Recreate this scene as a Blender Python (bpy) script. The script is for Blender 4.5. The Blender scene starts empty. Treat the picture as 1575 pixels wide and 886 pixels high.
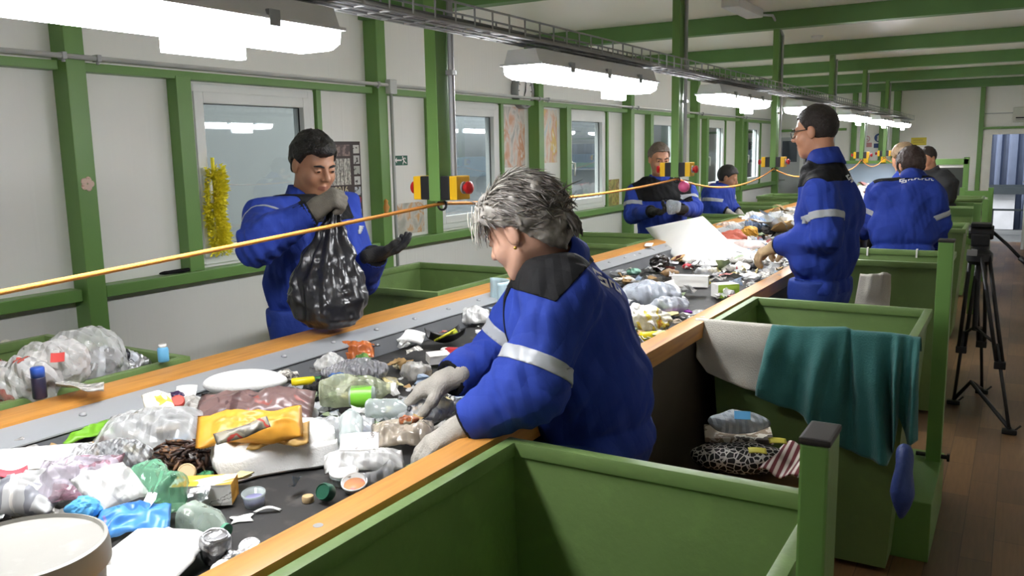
import bpy, bmesh, math, random
import numpy as np
from mathutils import Vector, Matrix

PI = math.pi
sc = bpy.context.scene
COL = sc.collection
rng = random.Random(7)

# ------------------------------------------------------------------ camera
F_PX, CX, CY = 1312.0, 787.5, 443.0
def _cam_axes():
    y = np.array([1574 - CX, -(219.5 - CY), -F_PX]); y /= np.linalg.norm(y)
    n = np.cross(np.array([1, 0.0184, 0.0]), y); n /= np.linalg.norm(n)
    if n[1] < 0: n = -n
    return np.array([np.cross(y, n), y, n])
CR = _cam_axes()
CC = np.array([0.0, 0.0, 1.5])
def ray(px, py): return CR @ np.array([px - CX, -(py - CY), -F_PX])
def at_z(px, py, z):
    d = ray(px, py); return Vector(CC + d * (z - CC[2]) / d[2])
def at_x(px, py, x):
    d = ray(px, py); return Vector(CC + d * x / d[0])
def at_y(px, py, y):
    d = ray(px, py); return Vector(CC + d * y / d[1])

cam_d = bpy.data.cameras.new('camera'); cam = bpy.data.objects.new('camera', cam_d); COL.objects.link(cam)
cam_d.sensor_width = 36; cam_d.lens = 36 * F_PX / 1575; cam_d.clip_start = 0.05; cam_d.clip_end = 200
m4 = Matrix.Identity(4)
for i in range(3):
    for j in range(3): m4[i][j] = CR[i][j]
    m4[i][3] = CC[i]
cam.matrix_world = m4
sc.camera = cam
sc.view_settings.view_transform = 'Standard'
sc.view_settings.look = 'None'
sc.view_settings.gamma = 1
sc.view_settings.use_curve_mapping = False
sc.view_settings.exposure = 0.5
sc.cycles.use_denoising = True
sc.cycles.max_bounces = 10
sc.cycles.transparent_max_bounces = 24
sc.cycles.sample_clamp_indirect = 6
sc.cycles.caustics_reflective = False
sc.cycles.caustics_refractive = False

# ------------------------------------------------------------------ materials
def lin(c):
    if isinstance(c, str):
        c = c.lstrip('#'); c = [int(c[i:i+2], 16) / 255 for i in (0, 2, 4)]
    return tuple(((v / 12.92) if v <= 0.04045 else ((v + 0.055) / 1.055) ** 2.4) for v in c[:3]) + (1.0,)
_M = {}
def mat(name, col=None, rough=0.5, metal=0.0, var=0.06, vscale=6.0, bump=0.0, bscale=40.0, alpha=1.0, spec=0.5,
        emit=0.0, trans=0.0, sheen=0.0, coat=0.0, stretch=None, blotch=None, bamt=0.3, bsc=8.0):
    """principled with gentle colour variation and an optional bump, all procedural"""
    if name in _M: return _M[name]
    m = bpy.data.materials.new(name); m.use_nodes = True
    nt = m.node_tree; N = nt.nodes; L = nt.links
    b = N['Principled BSDF']
    c = lin(col)
    b.inputs['Roughness'].default_value = rough
    b.inputs['Metallic'].default_value = metal
    b.inputs['Specular IOR Level'].default_value = spec
    b.inputs['Alpha'].default_value = alpha
    b.inputs['Transmission Weight'].default_value = trans
    if sheen: b.inputs['Sheen Weight'].default_value = sheen
    if coat: b.inputs['Coat Weight'].default_value = coat
    b.inputs['Base Color'].default_value = c
    if emit:
        b.inputs['Emission Color'].default_value = c; b.inputs['Emission Strength'].default_value = emit
    tc = N.new('ShaderNodeTexCoord'); src = tc.outputs['Object']
    if stretch:
        mp = N.new('ShaderNodeMapping'); mp.inputs['Scale'].default_value = stretch
        L.new(src, mp.inputs['Vector']); src = mp.outputs['Vector']
    if var:
        nz = N.new('ShaderNodeTexNoise'); nz.inputs['Scale'].default_value = vscale; nz.inputs['Detail'].default_value = 5
        L.new(src, nz.inputs['Vector'])
        mr = N.new('ShaderNodeMapRange'); mr.inputs['From Min'].default_value = 0.3; mr.inputs['From Max'].default_value = 0.7
        mr.inputs['To Min'].default_value = 1 - var; mr.inputs['To Max'].default_value = 1 + var
        L.new(nz.outputs['Fac'], mr.inputs['Value'])
        hs = N.new('ShaderNodeHueSaturation'); hs.inputs['Color'].default_value = c
        L.new(mr.outputs['Result'], hs.inputs['Value'])
        out = hs.outputs['Color']
        if blotch:
            n2 = N.new('ShaderNodeTexNoise'); n2.inputs['Scale'].default_value = bsc; n2.inputs['Detail'].default_value = 6
            L.new(src, n2.inputs['Vector'])
            rp = N.new('ShaderNodeMapRange'); rp.inputs['From Min'].default_value = 0.55; rp.inputs['From Max'].default_value = 0.68
            rp.inputs['To Max'].default_value = bamt
            L.new(n2.outputs['Fac'], rp.inputs['Value'])
            mx = N.new('ShaderNodeMix'); mx.data_type = 'RGBA'
            L.new(rp.outputs['Result'], mx.inputs['Factor']); L.new(out, mx.inputs['A']); mx.inputs['B'].default_value = lin(blotch)
            out = mx.outputs['Result']
        L.new(out, b.inputs['Base Color'])
    if bump:
        nb = N.new('ShaderNodeTexNoise'); nb.inputs['Scale'].default_value = bscale; nb.inputs['Detail'].default_value = 4
        L.new(src, nb.inputs['Vector'])
        bp = N.new('ShaderNodeBump'); bp.inputs['Strength'].default_value = bump; bp.inputs['Distance'].default_value = 0.01
        L.new(nb.outputs['Fac'], bp.inputs['Height']); L.new(bp.outputs['Normal'], b.inputs['Normal'])
    _M[name] = m
    return m

def film(name, col, op=0.4, rough=0.18, print_col=None, bscale=30.0, bump=0.6):
    """clear plastic film: a part of the light passes straight through, the rest meets a shiny skin"""
    if name in _M: return _M[name]
    m = bpy.data.materials.new(name); m.use_nodes = True
    nt = m.node_tree; N = nt.nodes; L = nt.links
    b = N['Principled BSDF']; out = N['Material Output']
    b.inputs['Base Color'].default_value = lin(col); b.inputs['Roughness'].default_value = rough
    b.inputs['Specular IOR Level'].default_value = 0.7
    tr = N.new('ShaderNodeBsdfTransparent'); mx = N.new('ShaderNodeMixShader')
    tr.inputs['Color'].default_value = tuple(0.75 + 0.25 * v for v in lin(col)[:3]) + (1,)
    tc = N.new('ShaderNodeTexCoord')
    acc = None
    for k, (rx, rz, sc_) in enumerate(((.3, .5, .16), (1.1, 2.1, .23), (2.0, .9, .34), (.7, 2.9, .5))):
        mp = N.new('ShaderNodeMapping'); mp.inputs['Rotation'].default_value = (rx, rx * .7, rz); L.new(tc.outputs['Object'], mp.inputs['Vector'])
        wv = N.new('ShaderNodeTexWave'); wv.wave_profile = 'TRI'; wv.inputs['Scale'].default_value = bscale * sc_; wv.inputs['Distortion'].default_value = 3.5
        wv.inputs['Detail'].default_value = 1.5; wv.inputs['Detail Scale'].default_value = .8; L.new(mp.outputs['Vector'], wv.inputs['Vector'])
        if acc is None: acc = wv.outputs['Fac']
        else:
            ad = N.new('ShaderNodeMath'); ad.operation = 'ADD'; L.new(acc, ad.inputs[0]); L.new(wv.outputs['Fac'], ad.inputs[1]); acc = ad.outputs[0]
    bp = N.new('ShaderNodeBump'); bp.inputs['Strength'].default_value = min(1.0, bump * 1.1); bp.inputs['Distance'].default_value = 0.008
    L.new(acc, bp.inputs['Height']); L.new(bp.outputs['Normal'], b.inputs['Normal'])
    lw = N.new('ShaderNodeLayerWeight'); lw.inputs['Blend'].default_value = 0.35
    mr = N.new('ShaderNodeMapRange'); mr.inputs['To Min'].default_value = op; mr.inputs['To Max'].default_value = min(1, op + 0.45)
    L.new(lw.outputs['Facing'], mr.inputs['Value'])
    L.new(mr.outputs['Result'], mx.inputs['Fac']); L.new(tr.outputs[0], mx.inputs[1]); L.new(b.outputs[0], mx.inputs[2])
    if print_col:
        n2 = N.new('ShaderNodeTexNoise'); n2.inputs['Scale'].default_value = 14; L.new(tc.outputs['Object'], n2.inputs['Vector'])
        cr = N.new('ShaderNodeValToRGB'); cr.color_ramp.interpolation = 'CONSTANT'
        cr.color_ramp.elements[0].color = lin(col); cr.color_ramp.elements[1].position = 0.55; cr.color_ramp.elements[1].color = lin(print_col)
        L.new(n2.outputs['Fac'], cr.inputs['Fac']); L.new(cr.outputs['Color'], b.inputs['Base Color'])
    L.new(mx.outputs[0], out.inputs['Surface'])
    _M[name] = m
    return m

def glass(name, tint='#e8f0f2', refl=1.0):
    if name in _M: return _M[name]
    m = bpy.data.materials.new(name); m.use_nodes = True
    nt = m.node_tree; N = nt.nodes; L = nt.links
    N.remove(N['Principled BSDF']); out = N['Material Output']
    tr = N.new('ShaderNodeBsdfTransparent'); tr.inputs['Color'].default_value = lin(tint)
    gl = N.new('ShaderNodeBsdfGlossy'); gl.inputs['Roughness'].default_value = 0.02
    fr = N.new('ShaderNodeLayerWeight'); fr.inputs['Blend'].default_value = 0.5
    pw = N.new('ShaderNodeMath'); pw.operation = 'POWER'; pw.inputs[1].default_value = 3.0; L.new(fr.outputs['Facing'], pw.inputs[0])
    mr = N.new('ShaderNodeMapRange'); mr.inputs['To Min'].default_value = 0.05 * refl; mr.inputs['To Max'].default_value = 0.8; L.new(pw.outputs[0], mr.inputs['Value'])
    mx = N.new('ShaderNodeMixShader')
    L.new(mr.outputs['Result'], mx.inputs['Fac']); L.new(tr.outputs[0], mx.inputs[1]); L.new(gl.outputs[0], mx.inputs[2])
    L.new(mx.outputs[0], out.inputs['Surface'])
    _M[name] = m
    return m

def ramp_mat(name, cols, scale=10.0, rough=0.5, kind='noise', stretch=(1, 1, 1), const=True, detail=3.0, dist=0.0, spec=0.5):
    """a printed or patterned surface: a texture through a colour ramp; cols = [(pos, hex), ...]"""
    if name in _M: return _M[name]
    m = bpy.data.materials.new(name); m.use_nodes = True
    nt = m.node_tree; N = nt.nodes; L = nt.links; b = N['Principled BSDF']
    b.inputs['Roughness'].default_value = rough; b.inputs['Specular IOR Level'].default_value = spec
    tc = N.new('ShaderNodeTexCoord'); mp = N.new('ShaderNodeMapping'); mp.inputs['Scale'].default_value = stretch
    L.new(tc.outputs['Object'], mp.inputs['Vector'])
    if kind == 'noise':
        t = N.new('ShaderNodeTexNoise'); t.inputs['Scale'].default_value = scale; t.inputs['Detail'].default_value = detail
        t.inputs['Distortion'].default_value = dist; o = t.outputs['Fac']
    elif kind == 'voronoi':
        t = N.new('ShaderNodeTexVoronoi'); t.inputs['Scale'].default_value = scale; t.feature = 'DISTANCE_TO_EDGE'; o = t.outputs['Distance']
    elif kind == 'cells':
        t = N.new('ShaderNodeTexVoronoi'); t.inputs['Scale'].default_value = scale; o = t.outputs['Distance']
    else:
        t = N.new('ShaderNodeTexWave'); t.inputs['Scale'].default_value = scale; t.inputs['Distortion'].default_value = dist; o = t.outputs['Fac']
    L.new(mp.outputs['Vector'], t.inputs['Vector'])
    cr = N.new('ShaderNodeValToRGB')
    if const: cr.color_ramp.interpolation = 'CONSTANT'
    els = cr.color_ramp.elements
    while len(els) < len(cols): els.new(0.5)
    for e, (p, c) in zip(els, cols): e.position = p; e.color = lin(c)
    L.new(o, cr.inputs['Fac']); L.new(cr.outputs['Color'], b.inputs['Base Color'])
    _M[name] = m
    return m

# ------------------------------------------------------------------ objects
def _props(o, label=None, cat=None, group=None, kind=None):
    if label: o['label'] = label
    if cat: o['category'] = cat
    if group: o['group'] = group
    if kind: o['kind'] = kind
    return o

def thing(name, label, cat, loc=(0, 0, 0), group=None):
    o = bpy.data.objects.new(name, None); COL.objects.link(o); o.location = Vector(loc)
    o.empty_display_size = 0.05
    return _props(o, label, cat, group)

def world_of(o):
    v = Vector((0, 0, 0))
    while o is not None: v = v + o.location; o = o.parent
    return v

def mesh_of(name, bm, mats, smooth, origin):
    me = bpy.data.meshes.new(name)
    if origin is not None: bmesh.ops.translate(bm, vec=-Vector(origin), verts=bm.verts)
    bmesh.ops.recalc_face_normals(bm, faces=bm.faces) if getattr(bm, 'faces', None) and not smooth == 'raw' else None
    bm.to_mesh(me); bm.free()
    for m in (mats if isinstance(mats, (list, tuple)) else [mats]): me.materials.append(m)
    if smooth:
        me.polygons.foreach_set('use_smooth', [True] * len(me.polygons))
    return me

def obj(name, mb, mats, parent=None, smooth=False, label=None, cat=None, group=None, kind=None, auto=False, origin=None):
    """link a builder (world coordinates) as ONE mesh object; origin at its thing's base"""
    bm = mb.bm
    if origin is None:
        if parent is not None: origin = world_of(parent)
        else:
            xs = [v.co for v in bm.verts]
            lo = [min(c[i] for c in xs) for i in range(3)]; hi = [max(c[i] for c in xs) for i in range(3)]
            origin = Vector(((lo[0] + hi[0]) / 2, (lo[1] + hi[1]) / 2, lo[2]))
    me = mesh_of(name, bm, mats, smooth, origin)
    if auto:
        me.polygons.foreach_set('use_smooth', [True] * len(me.polygons)); me.set_sharp_from_angle(angle=math.radians(35))
    o = bpy.data.objects.new(name, me); COL.objects.link(o)
    if parent is not None: o.parent = parent; o.location = Vector(origin) - world_of(parent)
    else: o.location = origin
    return _props(o, label, cat, group, kind)

def copy_tree(o, parent=None):
    c = o.copy(); COL.objects.link(c)
    if parent is not None: c.parent = parent
    for ch in list(o.children): copy_tree(ch, c)
    return c

class MB:
    def __init__(s): s.bm = bmesh.new()
    def box(s, lo, hi, bev=0.0, mi=0, rot=None, seg=2):
        lo = Vector(lo); hi = Vector(hi); c = (lo + hi) / 2; h = (hi - lo)
        r = bmesh.ops.create_cube(s.bm, size=1.0)
        vs = r['verts']
        for v in vs: v.co = Vector((v.co.x * h.x, v.co.y * h.y, v.co.z * h.z))
        fs = {f for v in vs for f in v.link_faces}
        if bev:
            es = list({e for v in vs for e in v.link_edges})
            rr = bmesh.ops.bevel(s.bm, geom=es, offset=min(bev, 0.45 * min(abs(h.x), abs(h.y), abs(h.z))), segments=seg, affect='EDGES', profile=0.7)
            vs = list({v for f in rr['faces'] for v in f.verts} | {v for v in vs if v.is_valid})
            fs = {f for v in vs for f in v.link_faces}
        for v in vs:
            if rot is not None: v.co = rot @ v.co
            v.co += c
        for f in fs: f.material_index = mi
        return s
    def poly(s, pts, faces, mi=0):
        vs = [s.bm.verts.new(Vector(p)) for p in pts]
        for f in faces:
            try: s.bm.faces.new([vs[i] for i in f]).material_index = mi
            except ValueError: pass
        return s
    def tube(s, pts, r, seg=8, mi=0, cap=True, closed=False):
        pts = [Vector(p) for p in pts]; n = len(pts)
        rs = r if isinstance(r, (list, tuple)) else [r] * n
        rings = []; prev = None
        for i, p in enumerate(pts):
            if closed: t = pts[(i + 1) % n] - pts[i - 1]
            else: t = pts[min(i + 1, n - 1)] - pts[max(i - 1, 0)]
            if t.length < 1e-9: t = Vector((0, 0, 1))
            t.normalize()
            if prev is None:
                a = Vector((0, 0, 1)) if abs(t.z) < 0.9 else Vector((1, 0, 0))
                u = t.cross(a).normalized()
            else:
                u = (prev - t * prev.dot(t)); u = u.normalized() if u.length > 1e-6 else t.orthogonal().normalized()
            prev = u; w = t.cross(u)
            rings.append([s.bm.verts.new(p + (u * math.cos(k * 2 * PI / seg) + w * math.sin(k * 2 * PI / seg)) * rs[i]) for k in range(seg)])
        m = n if closed else n - 1
        for i in range(m):
            A = rings[i]; B = rings[(i + 1) % n]
            for k in range(seg):
                f = s.bm.faces.new((A[k], A[(k + 1) % seg], B[(k + 1) % seg], B[k])); f.material_index = mi
        if cap and not closed:
            s.bm.faces.new(rings[0][::-1]).material_index = mi; s.bm.faces.new(rings[-1]).material_index = mi
        return s
    def cyl(s, a, b, r, r2=None, seg=20, mi=0): return s.tube([a, b], [r, r if r2 is None else r2], seg, mi)
    def lathe(s, prof, c=(0, 0, 0), axis=(0, 0, 1), seg=28, mi=0, cap0=True, cap1=True, warp=None):
        """prof = [(radius, along axis), ...]"""
        ax = Vector(axis).normalized(); u = ax.orthogonal().normalized(); w = ax.cross(u); c = Vector(c)
        rings = []
        for (r, h) in prof:
            ring = []
            for k in range(seg):
                a = 2 * PI * k / seg; rr = r
                if warp: rr = r * warp(a, h)
                ring.append(s.bm.verts.new(c + ax * h + (u * math.cos(a) + w * math.sin(a)) * rr))
            rings.append(ring)
        for A, B in zip(rings, rings[1:]):
            for k in range(seg):
                s.bm.faces.new((A[k], A[(k + 1) % seg], B[(k + 1) % seg], B[k])).material_index = mi
        if cap0 and prof[0][0] > 1e-6: s.bm.faces.new(rings[0][::-1]).material_index = mi
        if cap1 and prof[-1][0] > 1e-6: s.bm.faces.new(rings[-1]).material_index = mi
        return s
    def grid(s, fn, nu, nv, thick=0.0, mi=0):
        """surface fn(u,v)->point, u,v in 0..1; thick gives it a second skin and closed edges"""
        P = [[Vector(fn(i / nu, j / nv)) for j in range(nv + 1)] for i in range(nu + 1)]
        if not thick:
            V = [[s.bm.verts.new(p) for p in row] for row in P]
            for i in range(nu):
                for j in range(nv): s.bm.faces.new((V[i][j], V[i+1][j], V[i+1][j+1], V[i][j+1])).material_index = mi
            return s
        Nn = [[None] * (nv + 1) for _ in range(nu + 1)]
        for i in range(nu + 1):
            for j in range(nv + 1):
                du = P[min(i+1, nu)][j] - P[max(i-1, 0)][j]; dv = P[i][min(j+1, nv)] - P[i][max(j-1, 0)]
                n = du.cross(dv); Nn[i][j] = n.normalized() if n.length > 1e-12 else Vector((0, 0, 1))
        A = [[s.bm.verts.new(P[i][j] + Nn[i][j] * thick / 2) for j in range(nv + 1)] for i in range(nu + 1)]
        B = [[s.bm.verts.new(P[i][j] - Nn[i][j] * thick / 2) for j in range(nv + 1)] for i in range(nu + 1)]
        for i in range(nu):
            for j in range(nv):
                s.bm.faces.new((A[i][j], A[i+1][j], A[i+1][j+1], A[i][j+1])).material_index = mi
                s.bm.faces.new((B[i][j], B[i][j+1], B[i+1][j+1], B[i+1][j])).material_index = mi
        for i in range(nu):
            for j in (0, nv): s.bm.faces.new((A[i][j], A[i+1][j], B[i+1][j], B[i][j])).material_index = mi
        for j in range(nv):
            for i in (0, nu): s.bm.faces.new((A[i][j], A[i][j+1], B[i][j+1], B[i][j])).material_index = mi
        return s
    def sphere(s, c, r, sub=3, scale=(1, 1, 1), mi=0, fn=None):
        g = bmesh.ops.create_icosphere(s.bm, subdivisions=sub, radius=1.0)
        for v in g['verts']:
            d = v.co.copy()
            k = fn(d) if fn else 1.0
            v.co = Vector(c) + Vector((d.x * scale[0], d.y * scale[1], d.z * scale[2])) * (r * k)
        for f in {f for v in g['verts'] for f in v.link_faces}: f.material_index = mi
        return s
    def arrays(s, V, F, mi=0):
        vs = [s.bm.verts.new(v) for v in V.tolist()]
        for f in F.tolist():
            try: s.bm.faces.new([vs[i] for i in f]).material_index = mi
            except ValueError: pass
        return s
    def bend_front(s, c, ff, ax, drop):
        c = Vector(c); ff = Vector(ff); ax = Vector(ax)
        for v in s.bm.verts:
            d = v.co - c; d = d - ax * d.dot(ax)
            if d.length > 1e-6: v.co -= ax * drop * max(0, d.normalized().dot(ff)) ** 1.5
        return s
    def xform(s, M):
        bmesh.ops.transform(s.bm, matrix=M, verts=s.bm.verts); return s

# ------------------------------------------------------------------ vector noise
_tab = np.random.RandomState(3).rand(64, 64, 64).astype(np.float32)
def vnoise(P):
    P = np.asarray(P, dtype=np.float64); i = np.floor(P).astype(int); f = P - i; f = f * f * (3 - 2 * f)
    def g(a, b, c): return _tab[(i[..., 0] + a) & 63, (i[..., 1] + b) & 63, (i[..., 2] + c) & 63]
    x, y, z = f[..., 0], f[..., 1], f[..., 2]
    a = (g(0,0,0)*(1-x)+g(1,0,0)*x)*(1-y)+(g(0,1,0)*(1-x)+g(1,1,0)*x)*y
    b = (g(0,0,1)*(1-x)+g(1,0,1)*x)*(1-y)+(g(0,1,1)*(1-x)+g(1,1,1)*x)*y
    return (a*(1-z)+b*z) * 2 - 1
def facet(P, f, seed, n=7):
    """flat facets between straight creases, as in crumpled film or paper"""
    r = np.random.RandomState(int(seed) * 13 + 5); P = np.asarray(P, float); q = P + .10 / f * np.stack([vnoise(P * f * .8 + 3), vnoise(P * f * .8 + 31), vnoise(P * f * .8 + 57)], -1)
    s = 0; tw = 0
    for i in range(n):
        d = r.normal(size=3); d /= np.linalg.norm(d); k = f * r.uniform(.5, 1.7) ; w = 1 / (.4 + k / f)
        s = s + w * (np.abs(((q @ d) * k + r.rand()) % 1 - .5) * 4 - 1); tw += w
    return s / tw * 1.6
def fbm(P, o=3):
    P = np.asarray(P, dtype=np.float64); s = 0; a = 1.0
    for k in range(o): s = s + a * vnoise(P * (2 ** k) + 17.3 * k); a *= 0.5
    return s
def n1(x, y=0.0, z=0.0): return float(vnoise(np.array([x, y, z])))
# ------------------------------------------------------------------ palette
GREEN = mat('green_paint', '#6a924c', rough=0.38, var=0.05, vscale=3, bump=0.05, bscale=120)
GREEN_BIN = mat('green_bin_paint', '#6f8850', rough=0.42, var=0.08, vscale=5, bump=0.08, bscale=60, blotch='#7d9c58', bamt=0.35, bsc=14)
GREEN_BEAM = mat('green_beam_paint', '#587f45', rough=0.45, var=0.05)
WOOD = mat('varnished_wood', '#c98d42', rough=0.42, var=0.09, vscale=9, stretch=(9, 0.7, 9), blotch='#8a4f22', bamt=0.35, bsc=5)
STEEL = mat('galvanised_sheet', '#a4a7aa', rough=0.42, metal=0.15, var=0.05, vscale=4)
STEEL_D = mat('grey_wire', '#a2a3a4', rough=0.45, metal=0.15, var=0.05)
CONDUIT = mat('grey_conduit', '#b4b6b3', rough=0.45, var=0.04)
BELT = mat('black_rubber_belt', '#2b2a2a', rough=0.62, var=0.25, vscale=5, blotch='#57534e', bamt=0.5, bsc=18)
RUBBER = mat('dark_skirt_rubber', '#55575a', rough=0.6, var=0.15, vscale=6)
BLACK = mat('black_plastic', '#17171a', rough=0.45, var=0.05)
DARK = mat('dark_brown_side', '#4b4238', rough=0.6, var=0.15)
WHITE_P = mat('white_window_profile', '#e4e5e2', rough=0.35, var=0.02)
YELLOW_P = mat('yellow_plastic', '#e8b616', rough=0.4, var=0.04)
RED_P = mat('red_plastic', '#b3161b', rough=0.35, var=0.04)

def ribbed(name, col, pitch, axis, rough=0.4, depth=0.12):
    m = bpy.data.materials.new(name); m.use_nodes = True; nt = m.node_tree; N = nt.nodes; L = nt.links; b = N['Principled BSDF']
    b.inputs['Roughness'].default_value = rough
    tc = N.new('ShaderNodeTexCoord'); sp = N.new('ShaderNodeSeparateXYZ'); L.new(tc.outputs['Object'], sp.inputs[0])
    a = N.new('ShaderNodeMath'); a.operation = 'MULTIPLY'; a.inputs[1].default_value = 2 * PI / pitch; L.new(sp.outputs[axis], a.inputs[0])
    s_ = N.new('ShaderNodeMath'); s_.operation = 'SINE'; L.new(a.outputs[0], s_.inputs[0])
    p = N.new('ShaderNodeMapRange'); p.inputs['From Min'].default_value = 0.75; L.new(s_.outputs[0], p.inputs['Value'])
    bp = N.new('ShaderNodeBump'); bp.inputs['Strength'].default_value = depth; bp.inputs['Distance'].default_value = 0.004
    L.new(p.outputs['Result'], bp.inputs['Height']); L.new(bp.outputs['Normal'], b.inputs['Normal'])
    nz = N.new('ShaderNodeTexNoise'); nz.inputs['Scale'].default_value = 1.2; nz.inputs['Detail'].default_value = 4; L.new(tc.outputs['Object'], nz.inputs['Vector'])
    mr = N.new('ShaderNodeMapRange'); mr.inputs['To Min'].default_value = 0.94; mr.inputs['To Max'].default_value = 1.05; L.new(nz.outputs['Fac'], mr.inputs['Value'])
    hs = N.new('ShaderNodeHueSaturation'); hs.inputs['Color'].default_value = lin(col); L.new(mr.outputs['Result'], hs.inputs['Value'])
    L.new(hs.outputs['Color'], b.inputs['Base Color'])
    return m
WALL_M = ribbed('white_sandwich_panel', '#ecebe5', 0.10, 1)
WALL_E = ribbed('white_sandwich_panel_end', '#f3f1ea', 0.10, 0)
CEIL_M = ribbed('white_ceiling_panel', '#f2f0e6', 0.14, 0, rough=0.33)

def floor_mat():
    m = bpy.data.materials.new('wood_vinyl_floor'); m.use_nodes = True; nt = m.node_tree; N = nt.nodes; L = nt.links; b = N['Principled BSDF']
    tc = N.new('ShaderNodeTexCoord'); mp = N.new('ShaderNodeMapping'); L.new(tc.outputs['Object'], mp.inputs['Vector'])
    mp.inputs['Rotation'].default_value = (0, 0, PI / 2)
    br = N.new('ShaderNodeTexBrick'); br.inputs['Scale'].default_value = 1.0
    br.inputs['Brick Width'].default_value = 0.42; br.inputs['Row Height'].default_value = 0.105; br.inputs['Mortar Size'].default_value = 0.0012
    br.inputs['Color1'].default_value = lin('#80603f'); br.inputs['Color2'].default_value = lin('#5e4630'); br.inputs['Mortar'].default_value = lin('#3a2a1d')
    L.new(mp.outputs['Vector'], br.inputs['Vector'])
    ms = N.new('ShaderNodeMapping'); ms.inputs['Scale'].default_value = (2, 22, 1); L.new(mp.outputs['Vector'], ms.inputs['Vector'])
    nz = N.new('ShaderNodeTexNoise'); nz.inputs['Scale'].default_value = 3; nz.inputs['Detail'].default_value = 6; L.new(ms.outputs['Vector'], nz.inputs['Vector'])
    mr = N.new('ShaderNodeMapRange'); mr.inputs['To Min'].default_value = 0.65; mr.inputs['To Max'].default_value = 1.3; L.new(nz.outputs['Fac'], mr.inputs['Value'])
    hs = N.new('ShaderNodeHueSaturation'); L.new(br.outputs['Color'], hs.inputs['Color']); L.new(mr.outputs['Result'], hs.inputs['Value'])
    L.new(hs.outputs['Color'], b.inputs['Base Color']); b.inputs['Roughness'].default_value = 0.38
    return m
FLOOR_M = floor_mat()

# ------------------------------------------------------------------ shell
XL, YE, ZC = -3.66, 15.0, 2.46
XR, YB = 1.5, -2.2
def struct(name, mb, m, parent=None, **k):
    return obj(name, mb, m, parent, kind=None if parent else 'structure', origin=(0, 0, 0) if parent is None else None, **k)

struct('floor', MB().box((XL - .1, YB - .1, -.12), (XR + .1, YE + .1, 0)), FLOOR_M)
struct('ceiling', MB().box((XL - .1, YB - .1, ZC), (XR + .1, YE + .1, ZC + .1)), CEIL_M)
WIN = [(2.95, 3.86), (5.08, 5.97), (7.16, 8.03), (9.22, 10.14), (11.21, 12.08), (13.10, 13.98)]
WZ0, WZ1 = 0.945, 1.875
w = MB()
w.box((XL - .1, YB - .1, 0), (XL, YE + .1, WZ0)); w.box((XL - .1, YB - .1, WZ1), (XL, YE + .1, ZC))
ys = [YB - .1] + [v for a in WIN for v in a] + [YE + .1]
for a, b in zip(ys[::2], ys[1::2]): w.box((XL - .1, a, WZ0), (XL, b, WZ1))
struct('wall_left', w, WALL_M)
struct('wall_right', MB().box((XR, YB - .1, 0), (XR + .1, YE + .1, ZC)), WALL_M)
struct('wall_rear', MB().box((XL - .1, YB - .1, 0), (XR + .1, YB, ZC)), WALL_E)
# end wall with a doorway on the right and a dark opening beside the grey door
w = MB()
D0, D1, DZ = -0.50, 0.42, 1.70
w.box((XL, YE, DZ), (XR, YE + .1, ZC)); w.box((D1, YE, 0), (XR, YE + .1, DZ))
w.box((-2.75, YE, 0), (D0, YE + .1, DZ)); w.box((XL, YE, 0), (-3.16, YE + .1, DZ))
struct('wall_far', w, WALL_E)
struct('trim_2', MB().box((-3.16, YE + .10, 0), (-2.75, YE + .13, DZ)), mat('dark_opening_sheet', '#161a1c', rough=0.7))  # near-black sheet closes the opening, its darkness put into the colour

GLASS = glass('window_glass', '#d6dde0')
def window(i, y0, y1):
    x0, x1 = XL - .06, XL + .025
    t = thing('window_%d' % i, None, None, (XL, (y0 + y1) / 2, WZ0)); t['kind'] = 'structure'
    f = MB(); fw = 0.045
    f.box((x0, y0, WZ0), (x1 - .01, y0 + fw, WZ1), .004); f.box((x0, y1 - fw, WZ0), (x1 - .01, y1, WZ1), .004)
    f.box((x0, y0 + fw, WZ0), (x1 - .01, y1 - fw, WZ0 + fw), .004); f.box((x0, y0 + fw, WZ1 - fw), (x1 - .01, y1 - fw, WZ1), .004)
    obj('window_frame', f, WHITE_P, t)
    s_ = MB(); a = y0 + fw - .006; b = y1 - fw + .006; c = WZ0 + fw - .006; d = WZ1 - fw + .006; sw = 0.058
    s_.box((x0, a, c), (x1, a + sw, d), .005); s_.box((x0, b - sw, c), (x1, b, d), .005)
    s_.box((x0, a + sw, c), (x1, b - sw, c + sw), .005); s_.box((x0, a + sw, d - sw), (x1, b - sw, d), .005)
    obj('window_sash', s_, WHITE_P, t)
    obj('window_pane', MB().box((XL - .03, a + sw - .005, c + sw - .005), (XL - .018, b - sw + .005, d - sw + .005)), GLASS, t)
    h = MB(); hy = a + sw / 2
    h.box((x1, hy - .014, 1.33), (x1 + .012, hy + .014, 1.41), .004)
    h.tube([(x1 + .01, hy, 1.39), (x1 + .045, hy, 1.385), (x1 + .045, hy, 1.33), (x1 + .042, hy, 1.27)], .009, 8)
    obj('window_handle', h, mat('handle_white', '#eeeeea', rough=0.3), t, smooth=True)
    g = MB(); g.box((XL - .017, a + sw - .006, c + sw - .008), (XL - .010, b - sw + .006, c + sw + .004)); g.box((XL - .017, a + sw - .008, c + sw), (XL - .010, a + sw + .004, d - sw))
    g.box((XL - .017, b - sw - .004, c + sw), (XL - .010, b - sw + .008, d - sw)); g.box((XL - .017, a + sw, d - sw - .004), (XL - .010, b - sw, d - sw + .008))
    obj('gasket', g, BLACK, t)
for i, (a, b) in enumerate(WIN): window(i + 1, a, b)

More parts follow.
